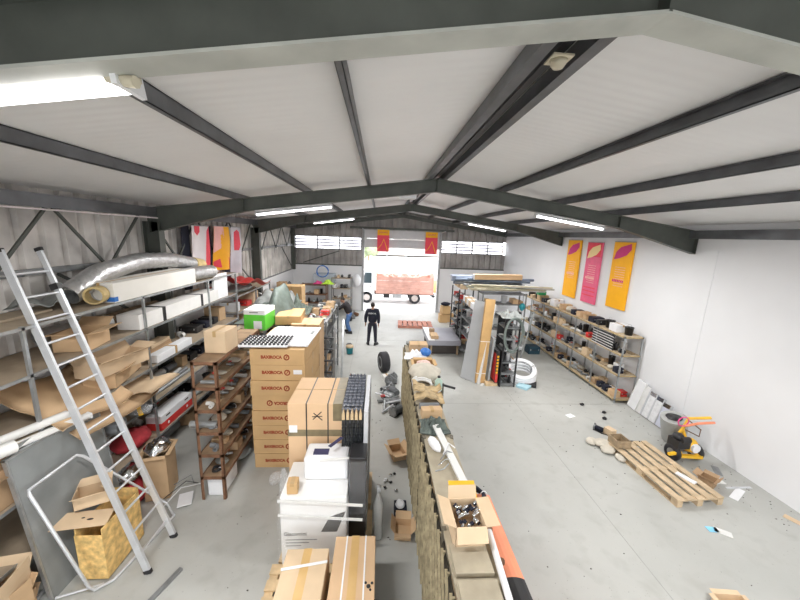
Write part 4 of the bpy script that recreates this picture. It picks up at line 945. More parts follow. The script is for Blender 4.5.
B(-.5, .32, -.27, .27, 0, .035).build('base_sheet', WHITEP, t)
for i in range(12):
    for j in range(6): MB().lathe([(.026, .035), (.024, .058), (.012, .06), (0, .056)], 8, T(-.465 + i * .069, -.225 + j * .09)).build('knob', M('dark_knobs', (.03, .03, .035), .4, 0, 0), t)
# cartons behind the stack
carton(.62, .6, 2.36, CARD, True, 'tall plain carton right behind the printed stack', 'box', (-1.62, 7.35, 0), 0, name='tall_carton')
# grey shelving row in the middle-left
rack('storage_rack', 'grey metal rack full of fittings where the person in jeans leans', -1.95, -1.32, (8.1, 9.3, 10.5), (.25, .75, 1.25, 1.72, 2.1), 2.14, GALVD, GALVD, brace=True)
for k, z in enumerate((.25, .75, 1.25, 1.72, 2.1)):
    clutter(-1.92, -1.36, 8.2, 10.4, z, .36 if k < 4 else .2, 7, 60 + k, 'the %s shelf of the grey fittings rack' % ['lowest', 'second', 'third', 'fourth', 'top'][k], 'goods on the grey fittings rack', rows=2)
t = thing('step_ladder', 'dark grey step ladder leaning at the end of the grey fittings rack', 'ladder', (-1.28, 7.75, 0))
for x in (-.18, .18):
    MB().bar((x, -.05, 0), (x, .28, 2.0), .03, .05).build('rail', GALVD, t)
for k in range(6): MB().box(-.17, .17, -.03, .05, .28 + k * .29, .3 + k * .29, T(0, .05 + k * .047, 0)).build('step', BLACK, t)
planks(2.1, .06, .025, GALV, 'long grey plank leaning on the corner of the fittings rack', (-1.06, 9.35, 0.86), .05, rx=1.0)
t = bucket(.13, .24, TEAL, 'teal bucket with pale lid on the floor beside the fittings rack', (-1.05, 11.6, 0), lid=False)
MB().lathe([(0, .24), (.14, .24), (.14, .3), (0, .33)], 14).build('pale_cloth_cover', CARD2, t)
bucket(.11, .2, BLACK, 'small dark bucket next to the teal bucket', (-1.12, 12.05, 0), lid=False)
# back-left zone near the end wall
rack('storage_rack', 'brown cabinet-like rack against the end wall left of the doorway', -4.1, -2.75, (16.9, 17.5), (.3, .75, 1.2, 1.7), 1.72, RUST, RUST)
clutter(-4.0, -2.8, 16.95, 17.45, 1.2, .4, 6, 71, 'the upper shelf of the brown end wall rack', 'goods on the brown end wall rack', along='x')
clutter(-4.0, -2.8, 16.95, 17.45, .75, .35, 6, 72, 'the middle shelf of the brown end wall rack', 'goods on the brown end wall rack', along='x')
t = carton(.75, .6, .72, BOXC, True, 'large plain brown carton high on the far stack left of the brown rack', 'box', (-3.3, 12.6, 1.62), 0, name='big_carton')
carton(.9, .8, 1.61, CARD3, True, 'tall dark carton underneath the large plain brown carton', 'box', (-3.3, 12.6, 0.002), 0, name='big_carton')
heap('crumpled pink plastic sheet on the brown end wall rack', -3.15, 17.2, 1.72, .3, .22, .2, PINK, 12, 'plastic_sheet')
t = heap('fluorescent yellow safety vest lying on the brown end wall rack', -2.7, 17.1, 1.74, .3, .25, .3, LGREEN, 13, 'safety_vest', 'vest')
rack('storage_rack', 'dark rack against the end wall nearest the doorway', -2.55, -1.5, (17.2, 17.9), (.4, .95, 1.5, 2.05), 2.08, GALVD, BOARD)
for k, z in enumerate((.4, .95, 1.5, 2.05)): clutter(-2.5, -1.55, 17.25, 17.85, z, .4, 5, 75 + k, 'the %s shelf of the rack nearest the doorway' % ['lowest', 'second', 'third', 'top'][k], 'goods on the rack nearest the doorway', along='x')
coil(.3, .02, 4, BLUE, 'bright blue hose coil standing on the rack by the end wall', (-3.05, 17.6, 2.35), (pi / 2, 0, 0)); 
t = planks(.8, 1.1, .45, M('grey_blue_crate', (.45, .5, .55), .6, 0, .1), 'pale grey crate under the blue hose coil', (-3.0, 17.9, 1.74), 0, name='plastic_crate', cat='crate')
rack('work_bench', 'pale work bench along the far left wall', -4.8, -4.2, (13.2, 15.0, 16.6), (.5, 1.7), 1.72, GALV, BOARD, cat='bench')
clutter(-4.7, -4.25, 13.3, 16.5, 1.7, .5, 8, 81, 'the far left bench', 'goods on the far left bench')
clutter(-4.7, -4.25, 13.3, 16.5, .5, .8, 7, 82, 'the lower board of the far left bench', 'goods on the far left bench')
bag(.45, .4, .7, WHITEP, 'white plastic bag hanging at the door jamb by the rack', (-1.3, 18.47, 1.45), seed=3); 
for k in range(3): motor(.16, [BLACK, GALVD, RUST][k], ['black machine on the floor by the left door jamb', 'grey machine on the floor by the left door jamb', 'rusty machine on the floor by the left door jamb'][k], (-1.45 + .1 * k, 16.3 + .5 * k, 0), .4 * k)

# ================================================================== PALLET GROUP (near centre)
def pallet(label, loc, rz, W_, D_, n_top, wood, rows=3, group=None, h=.144):
    t = thing('wooden_pallet', label, 'pallet', loc, rz, group)
    for k in range(n_top):
        w0 = W_ / (n_top * 1.42); x = -W_ / 2 + w0 / 2 + (W_ - w0) * k / (n_top - 1)
        B(x - w0 / 2, x + w0 / 2, -D_ / 2, D_ / 2, h - .022, h).build('top_board', wood, t, bevel=.002)
    for r in range(rows):
        y = -D_ / 2 + .06 + (D_ - .12) * r / (rows - 1)
        B(-W_ / 2, W_ / 2, y - .05, y + .05, h - .044, h - .0225).build('stringer_board', wood, t)
        for k in range(3):
            x = -W_ / 2 + .06 + (W_ - .12) * k / 2; B(x - .05, x + .05, y - .06, y + .06, .022, h - .044).build('block', wood, t)
    for k in range(3):
        x = -W_ / 2 + .06 + (W_ - .12) * k / 2; B(x - .05, x + .05, -D_ / 2, D_ / 2, 0, .022).build('bottom_board', wood, t)
    return t
pallet('pale wooden pallet under the white wrapped crate', (-.62, 3.98, 0), 0, 1.2, .8, 5, WOOD)
pallet('pale wooden pallet under the two long cartons, showing at their left', (-.66, 3.0, 0), pi / 2, 1.1, 1.25, 6, WOOD)
pallet('pale wooden pallet beneath the tall strapped carton', (-.62, 4.86, 0), 0, 1.15, .7, 5, WOOD)
# white crate
t = thing('white_crate', 'white boxed unit in stretch film with faint black print and silver bands', 'box', (-.76, 3.86, .146))
B(-.40, .42, -.33, .33, 0, 1.0).build('body', M('white_carton_face', (.80, .80, .79), .5, 0, .03), t, bevel=.015)
letters('Giacomini', .07, BLACK, 'lettering', t, (-.22, -.332, .47), (pi / 2, 0, 0))
for r in range(3): B(-.34, .05 - .1 * r, -.333, -.33, .38 - r * .045, .39 - r * .045).build('print_line', GREYS, t)
MB().add([(.1, -.334, .50), (.3, -.334, .50), (.41, -.334, .80), (.21, -.334, .72)], [(0, 1, 2, 3)]).build('dark_printed_panel', M('dark_print', (.06, .06, .055), .5), t)
for z in (.74, .95): MB().bar((-.42, -.345, z + .02), (.62, -.345, z - .06), .01, .035).build('silver_band', PVCL, t)
FI = M('stretch_film_white', (.9, .92, .95), .12, 0, 0, alpha=.10)
mb = MB(); vs = []; rd = random.Random(2)
N, K = 30, 14
for i in range(N + 1):
    for j in range(K + 1): vs.append((-.43 + .88 * i / N, -.352 + rd.uniform(-.012, .012), .05 + .98 * j / K))
mb.add(vs, [(i * (K + 1) + j, (i + 1) * (K + 1) + j, (i + 1) * (K + 1) + j + 1, i * (K + 1) + j + 1) for i in range(N) for j in range(K)], None, True)
mb.build('stretch_film', FI, t)
t = thing('wrapped_parcel', 'white plastic-wrapped parcel with dark marks on top of the white crate', 'parcel', (-.62, 3.98, 1.15))
B(-.31, .27, -.17, .17, 0, .33).build('body', WHITEP, t, bevel=.04); B(-.2, .0, -.1, .02, .328, .336).build('dark_mark', M('navy_ink', (.05, .05, .12)), t); MB().bar((.02, -.12, .463), (.16, .08, .463), .05, .008).build('dark_mark', M('navy_ink', (1, 1, 1)), t)
MB().bar((-.1, -.18, .3), (.5, -.2, .38), .01, .03).build('silver_band', PVCL, t)
carton(.13, .13, .15, BOXC, True, 'little brown box perched on the corner of the white crate', 'box', (-1.02, 3.64, 1.15), .05, name='small_carton')

# big strapped carton
t = thing('strapped_carton', 'big tan carton with black straps and a hand-drawn cross on the pallet', 'box', (-.86, 4.68, .146))
W2, D2, H2 = .76, .86, 1.86
B(-W2 / 2, W2 / 2, -D2 / 2, D2 / 2, 0, H2).build('body', M('tan_carton_face', (.66, .45, .27), .8, 0, .06, 2), t, bevel=.01)
for x in (-.12, .18): MB().box(x - .008, x + .008, -D2 / 2 - .004, D2 / 2 + .004, 0, H2 + .004).build('strap', BLACK if x < 2 else BLACK, t)
MB().box(-W2 / 2 - .003, W2 / 2 + .003, -D2 / 2 - .003, D2 / 2 + .003, 1.36, 1.46).build('wide_tape', M('olive_tape', (.20, .16, .09), .35, 0, .2, 10), t)
MB().box(W2 / 2 - .13, W2 / 2 + .004, -D2 / 2 - .004, D2 / 2 + .004, H2 * .86, H2 + .004).build('film_tape', M('olive_tape', (1, 1, 1)), t)
MB().bar((-.03, -D2 / 2 - .004, 1.62), (.09, -D2 / 2 - .004, 1.74), .004, .012).bar((-.02, -D2 / 2 - .004, 1.72), (.1, -D2 / 2 - .004, 1.61), .004, .012).bar((-.04, -D2 / 2 - .004, 1.665), (.1, -D2 / 2 - .004, 1.67), .004, .01).build('drawn_cross', BLACK, t)
for x, z, a in ((-.36, 1.42, .11), (.02, 1.12, .12)): B(x, x + a, -D2 / 2 - .006, -D2 / 2, z, z + .11).build('paper_label', PAPER, t)
MB().box(-W2 / 2, W2 / 2, -.004, .004, H2 + .001, H2 + .0055).build('lid_seam', TAPE, t)
bag(.16, .16, .9, FILM, 'clear plastic film bunched at the left of the strapped carton', (-1.30, 4.2, .15), seed=7, cat='plastic film', name='plastic_film')
bag(.22, .3, .16, FILM, 'clear plastic film scrap on the floor beside the printed stack', (-1.75, 5.15, 0), seed=8, cat='plastic film', name='plastic_film')
# radiators standing on edge
t0 = None
for k in range(5):
    lab = ['leftmost black-fronted radiator of the upright pack beside the strapped carton', 'second black radiator from the strapped carton in the upright pack', 'middle black radiator of the upright pack', 'fourth black radiator from the strapped carton in the upright pack', 'rightmost radiator of the upright pack with a silvery side'][k]
    if k == 0:
        t = thing('radiator', lab, 'radiator', (-.44, 4.62, .16), 0, 'upright radiator pack'); t0 = t
        RC = M('radiator_blue_grey', (.12, .13, .16), .35, .3, .08)
        MB().box(-.024, .024, -.56, .56, 0, 1.86).build('panel', RC, t)
        f = MB()
        for j in range(12): f.box(-.027, .027, -.56 + j * .1, -.54 + j * .1, 1.86, 1.875)
        f.build('top_grille', M('radiator_grille', (.13, .14, .17), .4, .2, .1), t)
        MB().prism([(-.02, 1.74), (.02, 1.74), (.02, 1.82), (0, 1.89), (-.02, 1.82)], -.60, -.555).build('wooden_cleat', WOOD, t)
        for yy in (.54, -.5): MB().tube([(0, yy, 1.86), (0, yy, 1.895)], .014, 8).build('connection', CHROME, t)
        f = MB().box(-.02, .02, -.563, -.559, .08, 1.72)
        for j in range(30): f.box(-.025, .025, -.572, -.56, .1 + j * .053, .125 + j * .053)
        f.build('end_fins', M('black_fins', (.025, .028, .03), .3, .3, .2, 20), t)
    else:
        t = copy_tree(t0); t['label'] = lab; t.location.x = -.44 + k * .057
t = thing('wrapped_radiator', 'tall silvery film-wrapped panel at the right edge of the radiator pack', 'panel', (-.14, 4.6, .15), 0); B(-.025, .03, -.6, .58, 0, 1.88).build('panel', ALU, t)
for k in range(8): MB().tube([(.035, -.6 + .15 * k, .02), (.034, -.58 + .15 * k, 1.87)], .009, 5).build('film_fold', FOIL, t)
t = thing('black_radiator_block', 'glossy black wrapped block in front of the radiator pack', 'box', (-.21, 3.9, .146)); B(-.12, .10, -.2, .12, 0, 1.42).build('body', BLACK, t, bevel=.015)
mb = MB(); vs = []; rd = random.Random(5)
for i in range(9):
    for j in range(20): vs.append((-.125 + .23 * i / 8, -.215 + rd.uniform(-.012, .012), .5 + .88 * j / 19))
mb.add(vs, [(i * 20 + j, (i + 1) * 20 + j, (i + 1) * 20 + j + 1, i * 20 + j + 1) for i in range(8) for j in range(19)], None, True); mb.build('stretch_film', FI, t)
t = bottle(.07, .85, PVCL, 'pale wrapped roll standing at the right side of the pallet group', (.06, 4.05, 0)); 
# two long cartons
for k, (x, w_, y1) in enumerate(((-.735, .47, 3.17), (-.205, .47, 3.32))):
    t = thing('long_carton', ['left long tan carton with black handling marks on the front pallet', 'right long tan carton with white straps on the front pallet'][k], 'box', (x, y1 - .6, .146), 0, 'long cartons on the front pallet')
    B(-w_ / 2, w_ / 2, -.6, .6, 0, .65).build('body', CARD2 if k == 0 else M('tan_carton_face', (1, 1, 1)), t, bevel=.008)
    MB().box(-.045, .045, -.601, .601, .2, .6525).build('tape', M('honey_tape', (.62, .40, .16), .35, 0, .05), t)
    if k == 0: MB().bar((-.24, .36, .655), (.24, .44, .655), .03, .004).build('strap', WHITEP, t)
    else:
        for s in (-.1, .12): MB().box(s - .008, s + .008, -.602, .602, .1, .655).build('strap', WHITEP, t)
    for (a, b) in (((-.12, -.02), (.12, -.0)) if k == 0 else ((.17, .02),)):
        q = MB()
        for dx, dy, r in ((0, 0, .022), (.035, .03, .014), (-.03, .035, .014), (.02, -.035, .012)): q.lathe([(0, .654), (r, .654), (r, .651), (0, .651)], 10, T(a + dx, b + dy))
        q.build('handling_mark', BLACK, t)
# ================================================================== CENTRE ROW
def centre_rack(label, x0, x1, y0, y1, top, seed):
    t = rack('storage_rack', label, x0, x1, (y0, (y0 + y1) / 2, y1), (.12, .62, 1.15, top), top + .01, M('olive_grey_steel', (.16, .145, .11), .6, .3, .2), M('beige_shelf', (.40, .35, .26), .7, .1, .2, 4), post=.04)
    # lattice covering the aisle face
    def lattice(sg, nm, off, w):
        m_ = MB(); L_ = y1 - y0; st, sl = .19, .5 * sg; za, zb = .02, top - .06; span = sl * (zb - za)
        k0 = -abs(span) if sg > 0 else 0; n_ = int((L_ + abs(span)) / st) + 1
        for k in range(n_):
            ya = k0 + k * st; lo, hi = za, zb
            for z_at in ((0 - ya) / sl + za, (L_ - ya) / sl + za):
                pass
            z0_, z1_ = sorted(((0 - ya) / sl + za, (L_ - ya) / sl + za)); lo, hi = max(za, z0_), min(zb, z1_)
            if hi - lo > .05: m_.bar((off, ya + sl * (lo - za), lo), (off, ya + sl * (hi - za), hi), w, .014)
        return m_.build(nm, MESHW, t)
    lattice(1, 'mesh_side', -.022, .024); lattice(-1, 'mesh_side', -.006, .024)
    B(.012, .02, .03, y1 - y0 - .03, .03, top - .12).build('shade_backing', M('backing_shade', (.035, .03, .02), .9, 0, .5, 22), t)  # near-black sheet: the shade behind the lattice is put into its colour
    return t
CR1 = centre_rack('long narrow centre rack with olive lattice side, nearest section', .645, 1.06, 1.1, 4.0, 1.66, 1)
CR2 = centre_rack('middle section of the long centre rack with lattice side', .645, 1.08, 4.05, 5.75, 1.62, 2)
CR3 = centre_rack('farthest section of the centre rack with dark uprights', .68, 1.30, 5.85, 8.15, 1.55, 3)
for nm, (x0, x1, y0, y1) in (('nearest', (.66, 1.02, 1.2, 3.95)), ('middle', (.66, 1.04, 4.1, 5.7)), ('farthest', (.72, 1.26, 5.9, 8.1))):
    for q, z in (('lowest', .12), ('second', .62), ('third', 1.15)):
        clutter(x0, x1, y0, y1, z, .38, 6 if nm != 'middle' else 4, int(z * 100) + len(nm), 'the %s shelf of the %s centre rack section' % (q, nm), 'goods inside the %s centre rack section' % nm)
# on top of near section
oc = open_carton(.27, .32, .24, CARD2, 'open carton full of metal fittings on top of the centre rack', (.845, 2.5, 1.67), .02, fl=(-.95, .1, 1.3, .45), flen=.12)
rd = random.Random(11)
for k in range(44):
    x, y = .845 + rd.uniform(-.1, .1), 2.5 + rd.uniform(-.12, .12)
    tag(MB().tube([(0, 0, 0), (.03 * rd.uniform(.6, 1), .01, .012)], .016, 8, hollow=.3).build('pipe_fitting', CHROME if k % 2 else NAVY), 'small shiny metal fitting in the open carton' if k % 2 else 'small dark fitting in the open carton', 'fitting', 'fittings in the open carton').location = (x, y, 1.85 + .045 * rd.random())
planks(.16, .26, .02, YELLOW, 'yellow card flap behind the open carton of fittings', (.86, 2.74, 1.93), 0, name='card_flap', cat='card', rx=.5)
for k, y in enumerate((2.24, 1.93, 1.62)):
    tag(B(-.17, .15, -.13, .13, 0, .045).build('metal_tray', M('beige_shelf', (1, 1, 1)), bevel=.006), ['dull beige metal cover on the centre rack behind the open tray line, farthest', 'dull beige metal cover in the middle of the centre rack near end', 'dull beige metal cover nearest to the viewer on the centre rack'][k], 'metal cover', 'metal covers on the centre rack').location = (.84, y, 1.668)
tag(MB().lathe([(0, 0), (.085, 0), (.09, .03), (.05, .06), (0, .065)], 24).build('blue_lid', M('sky_blue_plastic', (.04, .25, .72), .4, 0, .05)), 'round bright blue lid at the bottom edge of the picture on the centre rack', 'lid').location = (.8, 1.72, 1.72)
# orange kayak-like board standing beside
t = thing('orange_board', 'long orange and pale curved board leaning along the right of the centre rack', 'board', (1.21, 2.42, .12))
m_ = MB(); vs = []; fs = []
prof = [(-.62, .0), (-.55, .02), (.6, .02), (.7, 0)]
def strip(ya, yb, nm, mat, lab=None):
    q = MB(); N = 6
    for i in range(N):
        a0, a1 = -.9 + 1.8 * i / N, -.9 + 1.8 * (i + 1) / N
        p0 = (.14 * sin(a0), 1.30 + .08 * cos(a0)); p1 = (.14 * sin(a1), 1.30 + .08 * cos(a1))
        q.add([(p0[0], ya, p0[1]), (p1[0], ya, p1[1]), (p1[0], yb, p1[1]), (p0[0], yb, p0[1]), (p0[0], ya, p0[1] - .015), (p1[0], ya, p1[1] - .015), (p1[0], yb, p1[1] - .015), (p0[0], yb, p0[1] - .015)], [(0, 1, 2, 3), (7, 6, 5, 4), (0, 4, 5, 1), (2, 6, 7, 3), (0, 3, 7, 4), (1, 5, 6, 2)])
    q.box(-.112, -.1, ya, yb, -.12, 1.345).box(.1, .112, ya, yb, -.12, 1.345)
    return q.build(nm, mat, t, lab)
strip(-.18, .75, 'orange_shell', ORANGE); strip(-.75, -.18, 'dark_end', BLACK, 'black rubber end')
for y in (.28, -.05): MB().tube([(-.05, y, 1.37), (-.05, y, 1.4)], .03, 10).build('cap', RUST, t)
pipe(1.2, .028, WHITEP, 'white plastic pipe lying along the right edge of the centre rack top', (1.035, 1.9, 1.67), -.06, tilt=0)
coil(.11, .02, 2, NAVY, 'dark blue coil behind the open carton of fittings', (1.13, 3.15, 1.45))
# further on top
planks(1.2, .09, .03, PVCL, 'long white trim board on the centre rack behind the fittings carton', (.93, 3.65, 1.67), .12, name='trim_board', cat='board')
bag(.12, .3, .12, WHITEP, 'white plastic bottle-like bag on the centre rack beside the trim board', (.76, 3.75, 1.67), .3, seed=2)
for k in range(4): tag(MB().tube([(0, 0, .02), (.1, .06 * k, .05), (.18, .12, .02)], .008, 5).build('copper_stub', [GALV, CHROME, GALVD, WHITEP][k]), ['short galvanised tube on the centre rack by the white bag', 'shiny chrome tube on the centre rack by the white bag', 'dull grey tube on the centre rack by the white bag', 'white tube on the centre rack by the white bag'][k], 'tube').location = (.7 + .05 * k, 3.3 + .1 * k, 1.67)
heap('green and grey net of straps on the middle of the centre rack', .84, 4.28, 1.63, .2, .2, .14, GREENT, 21, 'strap_heap', 'straps', fold=.2)
clutter(.66, 1.04, 4.5, 4.95, 1.62, .2, 2, 91, 'the top of the middle centre rack section', 'goods on top of the centre rack', kinds=[14, 0, 7, 23])
for k, (y, q) in enumerate(((4.98, .15), (5.15, -.12), (5.32, .05))):
    tag(MB().sheet(lambda u, v: (-.24 + .5 * u, -.1 + .2 * v, .12 + .07 * sin(4 * u + k) + .015 * sin(20 * u)), 14, 6, .02).build('bent_board', M('peeling_wood', (.48, .36, .20), .8, 0, .3, 9)), ['bent yellowed board lying across the centre rack, nearest of three', 'bent yellowed board lying across the centre rack, middle of three', 'bent yellowed board lying across the centre rack, farthest of three'][k], 'board', 'bent boards on the centre rack').location = (.86, y, 1.61 + .03 * k)
for k in range(3): tag(MB().tube([(.17 * cos(a), .12 * sin(a), .06 + .05 * sin(a)) for a in [pi * j / 10 for j in range(11)]], .02, 8).build('bent_pipe', PVCL), ['nearest', 'middle', 'farthest'][k] + ' of three pale bent pipes arched on the centre rack before the big sack', 'pipe', 'pale bent pipes on the centre rack').location = (.82, 5.45 + .08 * k, 1.66)
bag(.62, .62, .32, BAG, 'big pale dusty sack on top of the centre rack', (.92, 5.95, 1.6), .1, seed=6)
t = bottle(.07, .26, M('pale_green_plastic', (.45, .6, .52), .4, 0, .1), 'pale green can beside the big dusty sack', (1.12, 5.5, 1.62))
tag(MB().tube([(0, 0, 0), (.26, -.1, -.03)], .022, 8).build('rubber_hose', BLACK), 'short black hose end sticking out beside the pale green can', 'hose').location = (1.15, 5.5, 1.72)
open_carton(.42, .34, .16, BOXC, 'open brown carton with pink and white scraps on the far centre rack', (.98, 6.55, 1.56), 0, fl=(.3, .2, .4, .2), flen=.06)
tag(MB().ball((.98, 6.55, 1.68), (.15, .12, .08), 12, 8, .2, 3).build('scrap_paper', M('pinkish_paper', (.75, .55, .5), .8, 0, .2, 20)), 'crumpled pinkish paper in the open brown carton', 'paper')
clutter(.72, 1.26, 6.8, 7.15, 1.55, .2, 2, 95, 'the top of the farthest centre rack section', 'goods on top of the centre rack', kinds=[7, 6, 18])
heap('white plastic sheet draped over the far end of the centre rack', .88, 7.3, 1.56, .25, .2, .18, WHITEP, 31, 'plastic_sheet', 'sheeting', fold=.1)
bag(.26, .28, .2, BLUE, 'blue and grey plastic bag on the far centre rack', (1.13, 7.35, 1.56), .1, seed=12)
carton(.44, .3, .2, CARD, True, 'brown carton at the far end of the centre rack top', 'box', (1.0, 7.72, 1.56), 0)
bag(.5, .26, .18, TARPG, 'grey bundle at the very far end of the centre rack', (.95, 8.02, 1.56), 0, seed=14)
# stuff on the floor left of the row
t = thing('wheel', 'black spare wheel standing on its tread left of the centre rack', 'wheel', (.20, 10.0, .0), .3)
MB().tube([(-.13, 0, .33), (-.1, 0, .33), (.1, 0, .33), (.13, 0, .33)], [.29, .33, .33, .29], 28).build('tyre', RUBBER, t); MB().tube([(-.135, 0, .33), (-.03, 0, .33)], .2, 20, hollow=.25).build('rim', GALVD, t); MB().tube([(-.08, 0, .33), (.08, 0, .33)], .06, 14).build('hub', GALV, t)
for k, (x, y) in enumerate(((.36, 8.9), (.46, 8.4), (.3, 8.2), (.48, 7.9))):
    motor(.2 - .02 * k, [GALVD, PVC, GALV, GALVD][k], ['big dull pump motor on the floor behind the wheel', 'dark grey pump motor on the floor by the far centre rack', 'shiny motor part on the floor by the far centre rack', 'small dull pump motor by the far centre rack'][k], (x, y, 0), .5 * k)
for k in range(7):
    rd = random.Random(k + 50); o = tag(MB().tube([(-.2, 0, 0), (.2, 0, .05)], .028, 8, hollow=.2).build('metal_tube', [ALU, GALV, ALU, PVC, GALV, ALU, GALV][k]), ORD[k] + ' loose metal tube from the near end of the scrap pile by the centre rack', 'tube', 'loose tubes left of the centre rack'); o.location = (.22 + rd.uniform(-.1, .22), 7.55 + .12 * k, .04 + .03 * (k % 3)); o.rotation_euler = (0, 0, rd.uniform(0, 3))
open_carton(.26, .34, .14, CARD, 'open cardboard box on the floor left of the middle centre rack section', (.44, 5.85, 0), .3, fl=(.4, .8, .5, .6))
open_carton(.24, .26, .12, CARD, 'open cardboard box on the floor at the left foot of the near centre rack', (.44, 4.1, 0), -.1, fl=(.4, .9, .5, 1.0))
t = toolcase(.2, .2, .16, NAVY, 'dark blue bag with a white lump beside the near floor carton', (.42, 4.45, 0)); MB().ball((0, 0, .17), (.08, .09, .05), 10, 6, .1, 2).build('white_lump', WHITEP, t)
for k in range(8):
    rd = random.Random(k + 80); tag(MB().ball((0, 0, .02), (.03, .022, .018), 7, 5, .25, k).build('metal_scrap', [CHROME, BLACK, WHITEP][k % 3]), ['small shiny scrap piece on the floor left of the centre rack', 'small black scrap piece on the floor left of the centre rack', 'small white scrap piece on the floor left of the centre rack'][k % 3], 'scrap', 'floor scraps left of the centre rack').location = (.22 + rd.uniform(-.08, .22), 5.2 + rd.uniform(-.3, .15), 0)
# ================================================================== MIDDLE RIGHT: TABLE, BOARDS, CABINET, FAR RACKS
t = thing('flat_unit', 'low grey metal-topped unit with dark lower part on the floor beyond the centre rack', 'cabinet', (2.5, 12.45, 0), 0)
B(-.62, .62, -.85, .95, .36, .56).build('lid', M('lavender_grey_metal', (.40, .40, .45), .4, .3, .05, 2), t, bevel=.012); B(-.54, .56, -.78, .88, .02, .36).build('lower_box', M('dark_lower_box', (.06, .05, .045), .7, 0, .2), t)
for x in (-.5, .5): B(x - .03, x + .03, -.84, -.78, 0, .36).build('leg', WOODD, t)
B(-.62, -.38, -.855, .95, .56, .566).build('pale_side_strip', WHITEP, t)
carton(.28, .5, .12, CARD, True, 'small printed cardboard box on the left of the low metal-topped unit', 'box', (2.14, 12.0, .568), 0)
carton(.2, .2, .14, CARD3, True, 'tiny dark box behind the printed box on the low unit', 'box', (2.16, 12.7, .568), 0)
bag(.4, .5, .22, WHITEP, 'white sack lying at the right foot of the low metal-topped unit', (3.35, 12.1, 0), seed=20)
pl = thing('wooden_cradle', 'long low reddish timber cradle lying on the floor near the doorway', 'pallet', (1.8, 15.6, 0), -.05)
MB().box(-.85, .85, -.5, -.42, 0, .1).box(-.85, .85, .42, .5, 0, .1).build('side_beam', M('reddish_timber', (.50, .22, .16), .8, 0, .2), pl)
for k in range(7): B(-.85 + k * .245, -.65 + k * .245, -.5, .5, .1, .125).build('top_slat', M('reddish_timber', (1, 1, 1)), pl)
for k, (x, y, z, s) in enumerate(((3.35, 16.5, 0, .42), (3.75, 16.6, 0, .4), (3.45, 16.5, .44, .42))):
    carton(s, s, s, BOXC, True, ['brown carton on the floor right of the doorway, left one', 'brown carton on the floor right of the doorway, right one', 'brown carton stacked on the two beside the doorway'][k], 'box', (x, y, z + .002), .1 * k)
bag(.5, .35, .2, NAVY, 'navy bag on top of the cartons by the doorway', (3.45, 16.5, .87), seed=22)
t = thing('hand_pump', 'red upright machine with a handle left of the far rack', 'machine', (3.5, 14.2, 0), .2)
MB().box(-.15, .15, -.15, .15, 0, .5).tube([(0, 0, .5), (0, 0, 1.05)], .07, 12).build('body', M('dull_red', (.35, .04, .05), .5, 0, .15), t); MB().tube([(-.25, 0, 1.15), (0, 0, 1.0), (.25, 0, 1.15)], .025, 8).build('handle', M('dull_red', (1, 1, 1)), t); MB().tube([(-.1, -.17, .1), (.12, -.17, .1)], .09, 12).build('wheel', BLACK, t)
planks(1.2, .3, .03, WHITEP, 'bright white panel leaning at the left of the far rack', (3.2, 13.2, .02), .1, name='white_board', cat='panel', rx=1.2)
# far rack with dark contents (end on)
rack('storage_rack', 'far dark rack with small colourful goods end-on to the aisle', 3.15, 3.75, (12.6, 13.9), (.2, .55, .9, 1.25, 1.6, 1.95), 2.35, BLACK, GALVD)
for k, z in enumerate((.2, .55, .9, 1.25, 1.6, 1.95)):
    clutter(3.2, 3.7, 12.65, 13.85, z, .28, 5, 110 + k, 'the %s shelf of the far dark rack' % ORD[k], 'goods on the far dark rack', rows=2)
rack('storage_rack', 'far steel rack across the hall under the stacked tubes', 3.95, 5.7, (12.1, 12.75), (.35, .9, 1.4, 1.9, 2.3), 2.33, GALVD, GALVD)
for k, z in enumerate((.35, .9, 1.4, 1.9)):
    clutter(4.0, 5.65, 12.15, 12.7, z, .42, 8, 120 + k, 'the %s shelf of the far steel rack' % ORD[k], 'goods on the far steel rack', along='x')
clutter(3.2, 3.7, 12.65, 13.9, 2.352, .2, 3, 131, 'the top of the far dark rack', 'goods on the far dark rack', kinds=[1, 0, 2])
# long tubes and timber on top
rd = random.Random(9)
TL = [('long blue grey tube', M('blue_grey_tube', (.16, .20, .27), .5, .2, .1), .055), ('long pale timber beam', CARD, .09), ('long dark metal profile', GALVD, .04), ('long pale yellow plastic pipe', M('pale_yellow_pipe', (.62, .58, .42), .5, 0, .1), .03), ('long white plastic pipe', PVCL, .03), ('long green grey pipe', M('green_grey_pipe', (.38, .42, .36), .5, 0, .1), .03)]
WHERE = ['at the bottom of the pile on the far racks', 'in the pile on the far racks toward the doorway', 'across the pile on the far racks', 'near the front of the pile on the far racks', 'topmost in the pile on the far racks', 'at the back of the pile on the far racks']
NB = ['lowest', 'second', 'third', 'fourth', 'topmost']
for k in range(22):
    lab, mt, r = TL[[3, 4, 5, 3, 2, 4, 3, 0, 0, 0, 2, 5, 3, 4, 0, 2, 3, 5, 4, 3, 0, 2][k]]
    far = mt.name.startswith('blue') or mt is GALVD
    x0 = 3.0 + rd.uniform(0, .5) if far else 3.3 + rd.uniform(0, .5); y = 12.0 + rd.uniform(0, .7) + (.6 if far else 0); z = 2.42 + (k % 5) * .055 + (.14 if far else 0); L_ = rd.uniform(2.2, 3.0) if far else rd.uniform(2.4, 3.3)
    tag(MB().tube([(0, 0, 0), (L_, rd.uniform(-.45, .25), rd.uniform(-.02, .03))], r, 8, hollow=.2).build('long_tube', mt), lab + ', ' + NB[k % 5] + ' layer, ' + ['left side', 'left middle', 'middle', 'right middle', 'right side'][k // 5] + ' of the far rack pile', 'tube', 'long tubes on the far racks').location = (x0, y, z)
